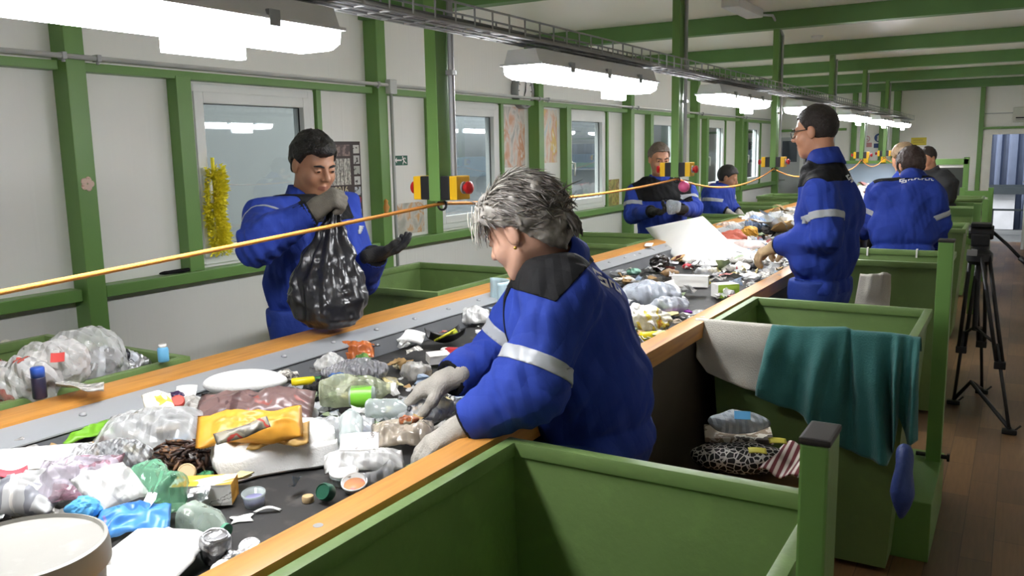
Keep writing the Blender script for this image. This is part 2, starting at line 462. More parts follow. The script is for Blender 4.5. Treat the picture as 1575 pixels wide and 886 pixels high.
# ------------------------------------------------------------------ hall seen through the panes
HALL = mat('hall_cladding', '#969a9c', rough=0.6, var=0.08, vscale=0.6)
m_riv = ramp_mat('riveted_grey_panel', [(0, '#4c555c'), (0.055, '#8b969d')], scale=1.0, kind='cells', rough=0.5)
def dots_panel():
    m = bpy.data.materials.new('bolted_grey_panel'); m.use_nodes = True; nt = m.node_tree; N = nt.nodes; L = nt.links; b = N['Principled BSDF']
    tc = N.new('ShaderNodeTexCoord'); v = N.new('ShaderNodeTexVoronoi'); v.inputs['Scale'].default_value = 6.5; v.inputs['Randomness'].default_value = 0.0
    L.new(tc.outputs['Object'], v.inputs['Vector'])
    cr = N.new('ShaderNodeValToRGB'); cr.color_ramp.interpolation = 'CONSTANT'
    cr.color_ramp.elements[0].color = lin('#4a5258'); cr.color_ramp.elements[1].position = 0.075; cr.color_ramp.elements[1].color = lin('#9a9d9e')
    L.new(v.outputs['Distance'], cr.inputs['Fac']); L.new(cr.outputs['Color'], b.inputs['Base Color']); b.inputs['Roughness'].default_value = 0.55
    return m
struct('trim_3', MB().box((-5.35, 2.6, -2.5), (-5.25, 7.3, 4.5)), dots_panel())
w = MB(); w.box((-14.2, -6, -4), (-14, 46, 6)); struct('wall_hall', w, HALL)
struct('floor_hall', MB().box((-14, -6, -4.1), (-3.9, 46, -4)), mat('hall_floor', '#cfd0d0', rough=0.7, var=0.2, vscale=0.5))
struct('ceiling_hall', MB().box((-14, -6, 6), (-3.9, 46, 6.1)), mat('hall_roof', '#4c545a', rough=0.8))
w = MB()
for y in (8.6, 12.5, 16, 20, 25, 31):
    w.box((-9.2, y, -4), (-8.95, y + .25, 6))
w.box((-9.2, 5.5, 1.05), (-8.9, 46, 1.42)); w.box((-9.2, 5.5, 4.2), (-8.9, 46, 4.5)); w.box((-9.1, 5.5, .1), (-9.02, 46, .16)); w.box((-9.1, 5.5, -.6), (-9.02, 46, -.54))
struct('trim_4', w, mat('hall_steel', '#39434a', rough=0.6))
# unseen area lights added to brighten the hall behind the panes
for (x, y) in ((-4.7, 4.6), (-7.2, 9), (-7.2, 14), (-7.2, 22), (-7.2, 32)):
    ld = bpy.data.lights.new('hall_fill_light', 'AREA'); ld.energy = 2200 if x < -5 else 700; ld.shape = 'RECTANGLE'; ld.size = 1.0; ld.size_y = 4; ld.color = (1.0, 0.97, 0.93)
    lo = bpy.data.objects.new('hall_fill_light', ld); COL.objects.link(lo); lo.location = (x, y, 5.6)

# ------------------------------------------------------------------ wall framing
POSTS = [2.315, 4.40, 6.52, 8.53, 10.68, 12.70, 14.90]
WP = [0.22] + POSTS
k = 0
def wall_post(y, label):
    o = obj('wall_post', MB().box((XL, y - .045, 0), (XL + .105, y + .045, ZC), .006), GREEN, label=label, cat='post', group='green uprights of the left wall')
    return o
WPL = ['green square wall upright behind the rope, left of the nearest window', 'green wall upright right of the year calendar, with a grey conduit',
       'green wall upright between the two posters, beside the clock', 'green wall upright right of the third window, beside the worker with the pink ball',
       'green wall upright behind the hanging post of the second stop button pair', 'green wall upright just before the last window', 'green wall upright in the far left corner of the room']
for y, l in zip(POSTS, WPL): wall_post(y, l)
for i, (a, b) in enumerate(WIN):
    nm = ['nearest', 'second', 'third', 'fourth', 'fifth', 'last'][i]
    obj('wall_stud', MB().box((XL, a - .10, .93), (XL + .075, a - .012, 1.90), .005), GREEN, label='short green stud at the near edge of the %s window' % nm, cat='post', group='green studs beside the windows')
    obj('wall_stud', MB().box((XL, b + .01, .93), (XL + .03, b + .05, 1.90), .004), GREEN, label='thin green stud at the far edge of the %s window' % nm, cat='post', group='green studs beside the windows')
edges = [-2.0] + POSTS
nmr = ['left of the first upright', 'under the nearest window', 'under the second window', 'under the third window', 'under the fourth window', 'under the fifth window', 'under the last window']
for i, (a, b) in enumerate(zip(edges, edges[1:])):
    y0, y1 = (a + (.06 if i else 0)), b - .06
    r = obj('sill_rail', MB().box((XL, y0, .875), (XL + .085, y1, .93), .005), GREEN, label='green horizontal rail ' + nmr[i] if i else 'green horizontal rail on the wall left of the first upright', cat='rail', group='green sill rails')
    obj('head_rail', MB().box((XL, y0, 1.885), (XL + .07, y1, 1.925), .005), GREEN, label=('green horizontal rail above' + nmr[i][5:]) if i else 'green high rail on the wall left of the first upright', cat='rail', group='green head rails')
# conduit along the head rail
t = thing('conduit', 'grey electric conduit running along the left wall above the windows', 'conduit', (XL + .12, 6, 1.94))
obj('pipe', MB().tube([(XL + .12, -1.5, 1.94), (XL + .12, 14.85, 1.94)], .011, 8), CONDUIT, t, smooth=True)
for y in POSTS[:6]:
    obj('clamp', MB().box((XL + .095, y - .075, 1.925), (XL + .137, y - .055, 1.956), .004).cyl((XL + .12, y - .065, 1.915), (XL + .12, y - .065, 1.925), .008, seg=8), STEEL_D, t)
    obj('clamp', MB().box((XL + .095, y + .085, 1.925), (XL + .137, y + .105, 1.956), .004).cyl((XL + .12, y + .095, 1.915), (XL + .12, y + .095, 1.925), .008, seg=8), STEEL_D, t)
t = thing('conduit', 'grey vertical conduit with junction box on the upright beside the calendar', 'conduit', (XL + .12, 4.47, .9))
obj('pipe', MB().tube([(XL + .12, 4.465, 1.9), (XL + .12, 4.465, .5)], .011, 8), CONDUIT, t, smooth=True)
obj('junction_box', MB().box((XL + .10, 4.43, 1.885), (XL + .145, 4.50, 1.975), .006), mat('grey_junction', '#c8cac7', rough=0.5), t)
# conduit on the first upright stays bare; ceiling beams
for i, y in enumerate(POSTS[:-1] + [14.86]):
    yy = [2.25, 4.36, 6.47, 8.57, 10.55, 12.6, 14.9][i]
    o = obj('ceiling_beam', MB().box((XL, yy - .05, 2.34), (XR, yy + .05, ZC), .005), GREEN_BEAM,
        label='green steel ceiling beam, ' + ['nearest, over the bag holder', 'second from the camera', 'third from the camera', 'fourth from the camera', 'fifth from the camera', 'sixth from the camera', 'farthest, along the end wall'][i], cat='beam', group='green ceiling beams')

# ------------------------------------------------------------------ hanging posts, stop buttons, rope
HY = [2.23, 4.40, 6.48, 8.59, 10.52, 12.4]
hn = ['nearest', 'second', 'third', 'fourth', 'fifth', 'sixth']
where = ['left of the grey haired woman', 'in front of the worker by the third window', 'left of the man with glasses', 'just right of the head of the man with glasses', 'above the two round signs', 'farthest along the cable tray']
def stop_button(loc, sgn, label):
    t = thing('emergency_stop_button', label, 'button', loc, 'stop buttons on the hanging posts')
    x, y, z = loc
    def bx(a, b, h, r=.004): return MB().box((x + min(a * sgn, b * sgn), y - h, z - h), (x + max(a * sgn, b * sgn), y + h, z + h), r)
    obj('back_box', bx(0, .034, .037), BLACK, t); obj('cover', bx(.034, .062, .037), YELLOW_P, t)
    obj('collar', MB().cyl((x + .062 * sgn, y, z), (x + .067 * sgn, y, z), .019), STEEL, t, auto=True)
    obj('mushroom_knob', MB().lathe([(.011, 0), (.011, .008), (.020, .011), (.020, .020), (.014, .025), (0.0001, .027)], (x + .067 * sgn, y, z), (sgn, 0, 0), 20), RED_P, t, auto=True)
for i, y in enumerate(HY):
    t = thing('hanging_post', 'green post hanging from the ceiling, %s' % where[i], 'post', (-1.58, y, 1.35), 'green hanging posts over the belt')
    obj('channel', MB().box((-1.602, y - .038, 1.352), (-1.560, y + .038, 2.34), .003), GREEN, t)
    obj('conduit_pipe', MB().tube([(-1.548, y + .025, 1.43), (-1.548, y + .025, 2.30)], .010, 8).box((-1.562, y + .012, 1.74), (-1.536, y + .038, 1.755), .002), STEEL_D, t, smooth=False)
    obj('eyelet', MB().tube([(-1.58 + .016 * math.cos(a), y, 1.338 + .016 * math.sin(a)) for a in np.linspace(0, 2 * PI, 13)[:-1]], .004, 6, closed=True), BLACK, t, smooth=True)
    for s in (1, -1):
        stop_button((-1.58 + s * .0215, y, 1.393), s, 'yellow black stop button with red knob, %s side of the %s hanging post' % ('belt aisle' if s > 0 else 'window', hn[i]))
ROPE = ramp_mat('orange_rope', [(0, '#d97a22'), (0.4, '#efc27a'), (0.62, '#c9571c'), (0.75, '#e9a245')], scale=95, kind='wave', rough=0.7, stretch=(1, 1, 1), dist=2.0)
rp = []
anch = [(-1.58, -1.6, 1.16)] + [(-1.58, y, 1.343) for y in HY] + [(-1.6, 14.4, 1.25)]
for (a, b), sag in zip(zip(anch, anch[1:]), [.012, .03, .085, .09, .1, .1, .05]):
    for k in range(14):
        u = k / 14; rp.append(Vector(a).lerp(Vector(b), u) - Vector((0, 0, sag * 4 * u * (1 - u))))
rp.append(Vector(anch[-1]))
obj('pull_rope', MB().tube(rp, .0055, 8), ROPE, smooth=True, label='orange and white emergency pull rope strung along the belt through the hanging posts', cat='rope')

# ------------------------------------------------------------------ cable tray and lamps
TX = -1.475
t = thing('cable_tray', 'grey wire mesh cable tray running over the belt above the lamps', 'tray', (TX, 6, 1.86))
hw = .055
b = MB()
for (dx, z) in ((-hw, 1.925), (-hw, 1.865), (-.02, 1.862), (.02, 1.862), (hw, 1.865), (hw, 1.925)):
    b.tube([(TX + dx, -1.5, z), (TX + dx, 14.2, z)], .0034, 6)
obj('long_wire', b, STEEL_D, t)
rest = MB()
for k in range(140):
    y = .3 + .1 * k; pts = [(TX - hw, y, 1.928), (TX - hw, y, 1.864), (TX + hw, y, 1.864), (TX + hw, y, 1.928)]
    if k < 100: obj('cross_wire', MB().tube(pts, .0036, 5), STEEL_D, t)
    else: rest.tube(pts, .0026, 5)
o = obj('cross_wire', rest, STEEL_D, t); o['kind'] = 'stuff'
for j, (dx, dz, r, c) in enumerate([(-.035, .008, .007, '#6a6a6c'), (-.018, .010, .008, '#8c8d8c'), (.0, .008, .006, '#85878a'), (.016, .011, .008, '#55555a'), (.034, .009, .007, '#9a9b99'), (.005, .022, .007, '#6c6e70')]):
    obj('cable', MB().tube([(TX + dx + .008 * n1(q * .9, j * 7.1), q, 1.866 + dz + .006 * n1(q * 1.3, 3.3 + j)) for q in np.arange(-1.4, 14.2, .3)], r, 6), mat('cable_%d' % j, c, rough=.55, var=0), t, smooth=True)
LAMP_E = mat('lit_diffuser', '#fbfcff', rough=.3, var=0, emit=33.0)
LAMP_B = mat('grey_lamp_housing', '#dfe0e1', rough=.45, var=.03)
lampw = ['nearest, cut by the top of the picture', 'in front of the wall clock', 'left of the third hanging post', 'behind the head of the man with glasses', 'third from the end wall', 'second from the end wall', 'closest to the end wall']
def lamp(y0, y1, label, plate):
    t = thing('fluorescent_lamp', label, 'lamp', (TX, (y0 + y1) / 2, 1.745), 'fluorescent lamps under the cable tray')
    h = MB()
    def sec(y, s): return [(TX - .078 * s, y, 1.795), (TX - .06 * s, y, 1.842), (TX + .06 * s, y, 1.842), (TX + .078 * s, y, 1.795)]
    n = [sec(y0, .9), sec(y0 + .04, 1), sec(y1 - .04, 1), sec(y1, .9)]
    pts = [p for r in n for p in r]
    fs = [(i * 4 + k, i * 4 + (k + 1) % 4, i * 4 + 4 + (k + 1) % 4, i * 4 + 4 + k) for i in range(3) for k in range(4)] + [(0, 1, 2, 3), (15, 14, 13, 12)]
    h.poly(pts, fs); h.box((TX - .083, y0 - .008, 1.789), (TX + .083, y1 + .008, 1.797), .002)
    obj('housing', h, LAMP_B, t)
    g = MB()
    def dif(y, s, dz=0): return [(TX - .074 * s, y, 1.790), (TX - .069 * s, y, 1.756 + dz), (TX - .045 * s, y, 1.744 + dz), (TX + .045 * s, y, 1.744 + dz), (TX + .069 * s, y, 1.756 + dz), (TX + .074 * s, y, 1.790)]
    n = [dif(y0, .98, .004), dif(y0 + .015, 1), dif(y1 - .015, 1), dif(y1, .98, .004)]
    pts = [p for r in n for p in r]
    fs = [(i * 6 + k, i * 6 + (k + 1) % 6, i * 6 + 6 + (k + 1) % 6, i * 6 + 6 + k) for i in range(3) for k in range(6)] + [tuple(range(6)), tuple(range(23, 17, -1))]
    g.poly(pts, fs)
    obj('diffuser', g, LAMP_E, t)
    for yy in (y0 + .22, (y0 + y1) / 2, y1 - .22):
        for s in (-1, 1): obj('clip', MB().box((TX + s * .079 - .006, yy - .016, 1.775), (TX + s * .079 + .006, yy + .016, 1.81), .002), STEEL, t)
    for yy in (y0 + .3, y1 - .3): obj('hanger', MB().tube([(TX, yy, 1.842), (TX, yy, 1.863)], .004, 6), STEEL_D, t)
    obj('emergency_plate', MB().box((TX - .012, plate, 1.708), (TX + .012, plate + .20, 1.752), .003), LAMP_E, t)
LY = [(.36, 1.59), (2.57, 3.64), (4.60, 5.62), (6.60, 7.75), (8.70, 9.85), (10.62, 11.7), (12.5, 13.6)]
for i, (a, b) in enumerate(LY): lamp(a, b, 'lit white fluorescent lamp under the cable tray, ' + lampw[i], a + .62 * (b - a) if i else 1.15)
# ------------------------------------------------------------------ conveyor
ZR, ZB = .87, .775
CY0, CY1 = -1.2, 13.2
conv = thing('sorting_conveyor', 'long sorting conveyor with black belt and orange wooden edge boards', 'conveyor', (-1.58, 6, 0))
obj('belt', MB().box((-2.03, CY0, ZB - .012), (-1.035, CY1, ZB)), BELT, conv)
obj('edge_board', MB().box((-2.215, CY0, ZR - .045), (-2.085, CY1, ZR), .008), WOOD, conv, auto=True)
obj('edge_board', MB().box((-1.045, CY0, ZR - .06), (-.972, CY1, ZR), .008), WOOD, conv, auto=True)
# galvanised side sheet on the window side: flat flange, slanted lip
obj('side_sheet', MB().poly([(-2.09, CY0, ZR - .008), (-1.985, CY0, ZR - .030), (-1.985, CY0, ZR - .034), (-2.09, CY0, ZR - .05), (-2.09, CY1, ZR - .008), (-1.985, CY1, ZR - .030), (-1.985, CY1, ZR - .034), (-2.09, CY1, ZR - .05)],
    [(0, 1, 5, 4), (1, 2, 6, 5), (2, 3, 7, 6), (3, 0, 4, 7), (0, 3, 2, 1), (4, 5, 6, 7)]), STEEL, conv)
obj('rubber_skirt', MB().poly([(-1.990, CY0, ZR - .034), (-1.965, CY0, ZB + .002), (-1.975, CY0, ZB + .002), (-2.0, CY0, ZR - .036), (-1.990, CY1, ZR - .034), (-1.965, CY1, ZB + .002), (-1.975, CY1, ZB + .002), (-2.0, CY1, ZR - .036)],
    [(0, 1, 5, 4), (1, 2, 6, 5), (2, 3, 7, 6), (3, 0, 4, 7), (0, 3, 2, 1), (4, 5, 6, 7)]), RUBBER, conv)
obj('inner_skirt', MB().box((-1.062, CY0, ZB + .002), (-1.046, CY1, ZR - .02)), RUBBER, conv)
y = .55
while y < 9:
    z = ZR - .0165
    obj('bolt', MB().lathe([(.010, 0), (.009, .004), (.004, .007), (.0001, .0075)], (-2.04, y, ZR - .0185), (.2, 0, 1), 8), STEEL_D, conv, smooth=True); y += .235
for y in (1.02, 1.9, 3.1, 4.3): obj('screw_plug', MB().lathe([(.010, 0), (.009, .0015), (.0001, .002)], (-1.005, y, ZR - .001), (0, 0, 1), 12), STEEL_D, conv)
obj('side_panel', MB().box((-1.025, CY0, .12), (-1.005, CY1, ZR - .055)), DARK, conv)
obj('side_panel', MB().box((-2.19, CY0, .12), (-2.17, CY1, ZR - .045)), mat('grey_side', '#8f9090', rough=.5), conv)
for y in (-.4, 2.3, 4.9, 7.5, 10.1, 12.7):
    for x in (-2.13, -1.07): obj('leg', MB().box((x - .03, y - .03, 0), (x + .03, y + .03, ZB - .012), .004), GREEN, conv)
# feed hood at the far end
t = thing('feed_hood', 'blue grey sheet metal feed hood at the far end of the belt', 'hood', (-1.9, 14, 0))
HOOD = mat('blue_grey_sheet', '#8794a1', rough=.45, metal=.2, var=.06, vscale=2)
obj('hood_sheet', MB().grid(lambda u, v: (-2.5 + 1.15 * u, 13.25 + .9 * v, .80 + .42 * v ** .8), 6, 6, .012), HOOD, t)
obj('side_plate', MB().box((-2.53, 13.25, 0), (-2.5, 14.5, 1.24)), HOOD, t); obj('side_plate', MB().box((-1.35, 13.25, 0), (-1.32, 14.5, 1.24)), HOOD, t)
obj('top_bar', MB().box((-2.6, 14.2, 1.2), (-1.2, 14.28, 1.27), .004), GREEN, t)
for x in (-2.45, -2.1, -1.85, -1.45): obj('marker_block', MB().box((x, 14.14, 1.24), (x + .07, 14.2, 1.33), .004), YELLOW_P, t)

# ------------------------------------------------------------------ sorting bins (chute mouths)
def bin_box(x0, x1, y0, y1, label, zt=.865, taper=.05, group=None, tw=.030):
    t = thing('sorting_bin', label, 'bin', ((x0 + x1) / 2, (y0 + y1) / 2, 0), group)
    T = [(x0, y0), (x1, y0), (x1, y1), (x0, y1)]
    def ring(i, z, k): # i inset from the rim, k taper
        return [(x0 + i + k, y0 + i + k, z), (x1 - i - k, y0 + i + k, z), (x1 - i - k, y1 - i - k, z), (x0 + i + k, y1 - i - k, z)]
    o1 = ring(.012, zt - .012, 0); o2 = ring(.012, .02, taper); i1 = ring(.020, zt - .012, 0); i2 = ring(.020, .14, taper * .85)
    pts = o1 + o2 + i1 + i2; f = []
    for k in range(4):
        n = (k + 1) % 4
        f += [(k, n, 4 + n, 4 + k), (8 + k, 12 + k, 12 + n, 8 + n), (k, 8 + k, 8 + n, n)]
    f += [(4, 5, 6, 7), (12, 15, 14, 13)]
    obj('hopper', MB().poly(pts, f), GREEN_BIN, t)
    r = MB(); w_ = tw
    O = [(x0, y0), (x1, y0), (x1, y1), (x0, y1)]; I = [(x0 + w_, y0 + w_), (x1 - w_, y0 + w_), (x1 - w_, y1 - w_), (x0 + w_, y1 - w_)]
    pts = [(a, b, zt - .034) for a, b in O] + [(a, b, zt) for a, b in O] + [(a, b, zt) for a, b in I] + [(a, b, zt - .034) for a, b in I]; f = []
    for k in range(4):
        n = (k + 1) % 4; f += [(k, n, 4 + n, 4 + k), (4 + k, 4 + n, 8 + n, 8 + k), (8 + k, 8 + n, 12 + n, 12 + k), (12 + k, 12 + n, n, k)]
    r.poly(pts, f); bmesh.ops.bevel(r.bm, geom=list(r.bm.edges), offset=.007, segments=2, affect='EDGES', profile=.7)
    obj('rim', r, GREEN_BIN, t, auto=True)
    return t
bin_box(-.958, -.262, .82, 1.588, 'green steel sorting bin nearest the camera, empty, beside the wooden board', group='green bins on the aisle side')
bin_box(-.965, -.262, 3.03, 3.66, 'green steel sorting bin with the white sack and teal cloth hung over its rim', group='green bins on the aisle side')
bin_box(-.965, -.30, 5.10, 5.72, 'green steel sorting bin behind the man with glasses, two white ties on its rim', group='green bins on the aisle side')
bin_box(-.965, -.33, 7.25, 7.86, 'green steel sorting bin right of the bent worker with her back turned', group='green bins on the aisle side')
bin_box(-.965, -.36, 9.35, 9.95, 'green steel sorting bin behind the tripod head, second from the far end', group='green bins on the aisle side')
bin_box(-.965, -.36, 11.4, 12.0, 'green steel sorting bin farthest along the aisle side of the belt', group='green bins on the aisle side')
bin_box(-3.08, -2.285, .95, 1.79, 'green sorting bin at the left edge heaped with clear plastic bags', group='green bins on the window side')
bin_box(-3.06, -2.285, 3.17, 4.06, 'green sorting bin on the window side, empty, right of the man with the black bag', group='green bins on the window side')
bin_box(-3.0, -2.26, 5.33, 6.13, 'green sorting bin on the window side behind the grey haired woman', group='green bins on the window side')
bin_box(-3.0, -2.26, 7.45, 8.25, 'green sorting bin on the window side right of the worker with the pink ball', group='green bins on the window side')
bin_box(-3.0, -2.30, 9.45, 10.2, 'green sorting bin on the window side in front of the dark haired far worker', group='green bins on the window side')
bin_box(-3.0, -2.30, 11.4, 12.2, 'green sorting bin farthest along the window side', group='green bins on the window side')
# ------------------------------------------------------------------ implicit surfaces for bodies and clothing
A3 = lambda v: np.array([v[0], v[1], v[2]], dtype=np.float64)
def smin(a, b, k):
    h = np.maximum(k - np.abs(a - b), 0) / k
    return np.minimum(a, b) - h * h * k * .25
def smax(a, b, k): return -smin(-a, -b, k)
def cone(P, a, b, ra, rb):
    a = A3(a); b = A3(b); ba = b - a; pa = P - a
    h = np.clip(pa @ ba / (ba @ ba), 0, 1)
    return np.linalg.norm(pa - h[:, None] * ba, axis=1) - (ra + (rb - ra) * h)
def ball(P, c, r): return np.linalg.norm(P - A3(c), axis=1) - r
def ell(P, c, r):
    q = (P - A3(c)) / np.array(r); k0 = np.linalg.norm(q, axis=1); k1 = np.linalg.norm(q / np.array(r), axis=1)
    return k0 * (k0 - 1) / np.maximum(k1, 1e-9)
def chain(P, pts, rs, k=.02):
    d = None
    for i in range(len(pts) - 1):
        e = cone(P, pts[i], pts[i+1], rs[i], rs[i+1]); d = e if d is None else smin(d, e, k)
    return d

def surf(fn, lo, hi, h):
    """surface nets over fn<0, evaluated only near the surface"""
    lo = A3(lo); hi = A3(hi); S = 4
    nc = np.maximum(np.ceil((hi - lo) / (h * S)).astype(int), 1); n = nc * S
    ax = [lo[i] + (np.arange(nc[i]) * S + (S - 1) / 2) * h for i in range(3)]
    Pc = np.stack(np.meshgrid(*ax, indexing='ij'), -1).reshape(-1, 3)
    dc = fn(Pc).reshape(nc)
    D = np.repeat(np.repeat(np.repeat(dc, S, 0), S, 1), S, 2).astype(np.float32)
    idx = np.argwhere(np.abs(dc) < S * h * 1.9 + .012)
    o = np.stack(np.meshgrid(*[np.arange(S)] * 3, indexing='ij'), -1).reshape(-1, 3)
    cells = (idx[:, None, :] * S + o[None]).reshape(-1, 3)
    for s in range(0, len(cells), 400000):
        c = cells[s:s+400000]; D[c[:, 0], c[:, 1], c[:, 2]] = fn(lo + c * h)
    for a in range(3):          # close the border
        sl = [slice(None)] * 3; sl[a] = 0; D[tuple(sl)] = np.maximum(D[tuple(sl)], 1e-4); sl[a] = -1; D[tuple(sl)] = np.maximum(D[tuple(sl)], 1e-4)
    neg = D < 0
    cnt = sum(neg[i:n[0]-1+i, j:n[1]-1+j, k:n[2]-1+k].astype(np.uint8) for i in (0, 1) for j in (0, 1) for k in (0, 1))
    C = np.argwhere((cnt > 0) & (cnt < 8))
    if not len(C): return np.zeros((0, 3)), np.zeros((0, 4), int)
    vid = np.full(n - 1, -1, dtype=np.int64); vid[C[:, 0], C[:, 1], C[:, 2]] = np.arange(len(C))
    acc = np.zeros((len(C), 3)); num = np.zeros(len(C))
    cor = [(i, j, k) for i in (0, 1) for j in (0, 1) for k in (0, 1)]
    for p in cor:
        for a in range(3):
            if p[a]: continue
            q = list(p); q[a] = 1
            d0 = D[C[:, 0]+p[0], C[:, 1]+p[1], C[:, 2]+p[2]]; d1 = D[C[:, 0]+q[0], C[:, 1]+q[1], C[:, 2]+q[2]]
            m = (d0 < 0) != (d1 < 0); t = np.where(m, d0 / np.where(m, d0 - d1, 1), 0)
            pt = np.array(p)[None].repeat(len(C), 0).astype(float); pt[:, a] += t
            acc[m] += pt[m]; num[m] += 1
    V = lo + (C + acc / num[:, None]) * h
    F = []
    for a in range(3):
        b, c = (a + 1) % 3, (a + 2) % 3
        sl0 = [slice(1, -1)] * 3; sl1 = [slice(1, -1)] * 3
        sl0[a] = slice(0, -1); sl1[a] = slice(1, None)
        n0 = neg[tuple(sl0)]; n1_ = neg[tuple(sl1)]
        E_ = np.argwhere(n0 != n1_); off = np.array([1, 1, 1]); off[a] = 0; E_ = E_ + off
        s = neg[E_[:, 0], E_[:, 1], E_[:, 2]]
        def g(db, dc_):
            e = E_.copy(); e[:, b] += db; e[:, c] += dc_
            e = np.minimum(e, n - 2)
            return vid[e[:, 0], e[:, 1], e[:, 2]]
        q = np.stack([g(-1, -1), g(0, -1), g(0, 0), g(-1, 0)], 1)
        q[~s] = q[~s][:, ::-1]; F.append(q)
    F = np.concatenate(F); F = F[(F >= 0).all(1)]
    return V, F

def link_arrays(name, V, F, mats, parent, origin=None, mi=None, smooth=True, **k):
    origin = A3(world_of(parent)) if parent is not None else (A3(origin) if origin is not None else np.array([V[:, 0].mean(), V[:, 1].mean(), V[:, 2].min()]))
    me = bpy.data.meshes.new(name); V = V - origin
    nl = F.shape[1]
    me.vertices.add(len(V)); me.vertices.foreach_set('co', V.astype(np.float32).ravel())
    me.loops.add(len(F) * nl); me.loops.foreach_set('vertex_index', F.astype(np.int32).ravel())
    me.polygons.add(len(F)); me.polygons.foreach_set('loop_start', np.arange(0, len(F) * nl, nl, dtype=np.int32))
    for m in (mats if isinstance(mats, (list, tuple)) else [mats]): me.materials.append(m)
    if mi is not None: me.polygons.foreach_set('material_index', np.asarray(mi, dtype=np.int32))
    me.update(calc_edges=True); me.validate()
    if smooth: me.polygons.foreach_set('use_smooth', [True] * len(me.polygons))
    o = bpy.data.objects.new(name, me); COL.objects.link(o)
    if parent is not None: o.parent = parent
    else: o.location = Vector(origin)
    return _props(o, **k) if k else o

def overlay(name, V, F, pred, planes, m, parent, off=.003):
    """the faces of a garment that meet pred, cut clean along planes [(co, no)], as a thin layer of its own"""
    c = V[F].mean(1); keep = pred(c, .02)
    F2 = F[keep]
    if not len(F2): return None
    u, inv = np.unique(F2, return_inverse=True); V2 = V[u]; F2 = inv.reshape(F2.shape)
    mb = MB(); mb.arrays(V2, F2); bm = mb.bm
    for co, no in planes:
        bmesh.ops.bisect_plane(bm, geom=list(bm.verts) + list(bm.edges) + list(bm.faces), plane_co=Vector(co), plane_no=Vector(no), dist=1e-6)
    cc = np.array([f.calc_center_median()[:] for f in bm.faces]); ok = pred(cc, 0.0)
    bmesh.ops.delete(bm, geom=[f for f, k in zip(list(bm.faces), ok) if not k], context='FACES')
    if not len(bm.faces): bm.free(); return None
    bm.normal_update()
    r = bmesh.ops.solidify(bm, geom=list(bm.faces), thickness=-off)
    return obj(name, mb, m, parent, smooth=True)

# ------------------------------------------------------------------ materials of people
SKIN = mat('skin', '#c08a6c', rough=.5, var=.05, vscale=25, bump=.05, bscale=160)
SKIN_T = mat('skin_tan', '#a8795c', rough=.48, var=.06, vscale=25, bump=.05, bscale=160)
SKIN_F = mat('skin_fair', '#d2a48c', rough=.5, var=.06, vscale=25, bump=.05, bscale=160)
LIP = mat('lips', '#94604f', rough=.45, var=.05)
def workwear(name, col, rough=.8, amt=.30):
    """twill with creases: broad folds and a fine weave in the bump"""
    m = mat(name, col, rough=rough, var=.10, vscale=9, spec=.25); nt = m.node_tree; N = nt.nodes; L = nt.links; b = N['Principled BSDF']; tc = N.new('ShaderNodeTexCoord'); acc = None
    for k, (rx, rz, sc_, w) in enumerate(((.3, .5, 1.7, 1), (1.3, 2.1, 2.6, .8), (2.0, .9, 4.6, .45), (.7, 2.9, 8, .25))):
        mp = N.new('ShaderNodeMapping'); mp.inputs['Rotation'].default_value = (rx, rx * .7, rz); L.new(tc.outputs['Object'], mp.inputs['Vector'])
        wv = N.new('ShaderNodeTexWave'); wv.wave_profile = 'TRI'; wv.inputs['Scale'].default_value = sc_; wv.inputs['Distortion'].default_value = 5; wv.inputs['Detail'].default_value = 1; wv.inputs['Detail Scale'].default_value = .7; L.new(mp.outputs['Vector'], wv.inputs['Vector'])
        ml = N.new('ShaderNodeMath'); ml.operation = 'MULTIPLY_ADD'; ml.inputs[1].default_value = w; L.new(wv.outputs['Fac'], ml.inputs[0])
        if acc is None: ml.inputs[2].default_value = 0
        else: L.new(acc, ml.inputs[2])
        acc = ml.outputs[0]
    nz = N.new('ShaderNodeTexNoise'); nz.inputs['Scale'].default_value = 300; L.new(tc.outputs['Object'], nz.inputs['Vector'])
    ml = N.new('ShaderNodeMath'); ml.operation = 'MULTIPLY_ADD'; ml.inputs[1].default_value = .05; L.new(nz.outputs['Fac'], ml.inputs[0]); L.new(acc, ml.inputs[2])
    bp = N.new('ShaderNodeBump'); bp.inputs['Strength'].default_value = amt; bp.inputs['Distance'].default_value = .03; L.new(ml.outputs[0], bp.inputs['Height']); L.new(bp.outputs['Normal'], b.inputs['Normal'])
    return m
BLUE = workwear('royal_blue_workwear', '#283f98')
BLACKC = workwear('black_workwear', '#111113')
REFL = mat('grey_reflective_tape', '#a9adb2', rough=.4, var=.04)
TROUS = mat('blue_trousers', '#1e398c', rough=.8, var=.1, bump=.25, bscale=45)
HAIR_B = mat('black_hair', '#15110f', rough=.42, var=.2, vscale=60, bump=.8, bscale=150)
HAIR_D = mat('dark_brown_hair', '#231a16', rough=.5, var=.2, vscale=60, bump=.8, bscale=150)
HAIR_G = ramp_mat('grey_hair', [(0, '#4f4b46'), (.45, '#7b766f'), (.6, '#a29d95'), (.8, '#c9c4ba')], scale=26, rough=.5, const=False, detail=6, stretch=(1, 1, 1))
HAIR_L = mat('light_grey_hair', '#d6d2c8', rough=.5, var=.1, vscale=40)
HAIR_M = mat('mid_grey_hair', '#918b83', rough=.5, var=.15, vscale=40)
HAIR_K = mat('dark_grey_hair', '#625c56', rough=.5, var=.15, vscale=40)
HAIR_S = mat('brown_grey_hair', '#6d5f52', rough=.5, var=.2, vscale=60, bump=.7, bscale=150)
EYE_D = mat('eye_dark', '#1b120d', rough=.2, var=0)
EYE_W = mat('eye_white', '#d9d2c8', rough=.3, var=0)
GLOVE_G = mat('grey_knit_glove', '#a9a49a', rough=.85, var=.12, vscale=30, bump=.4, bscale=220)
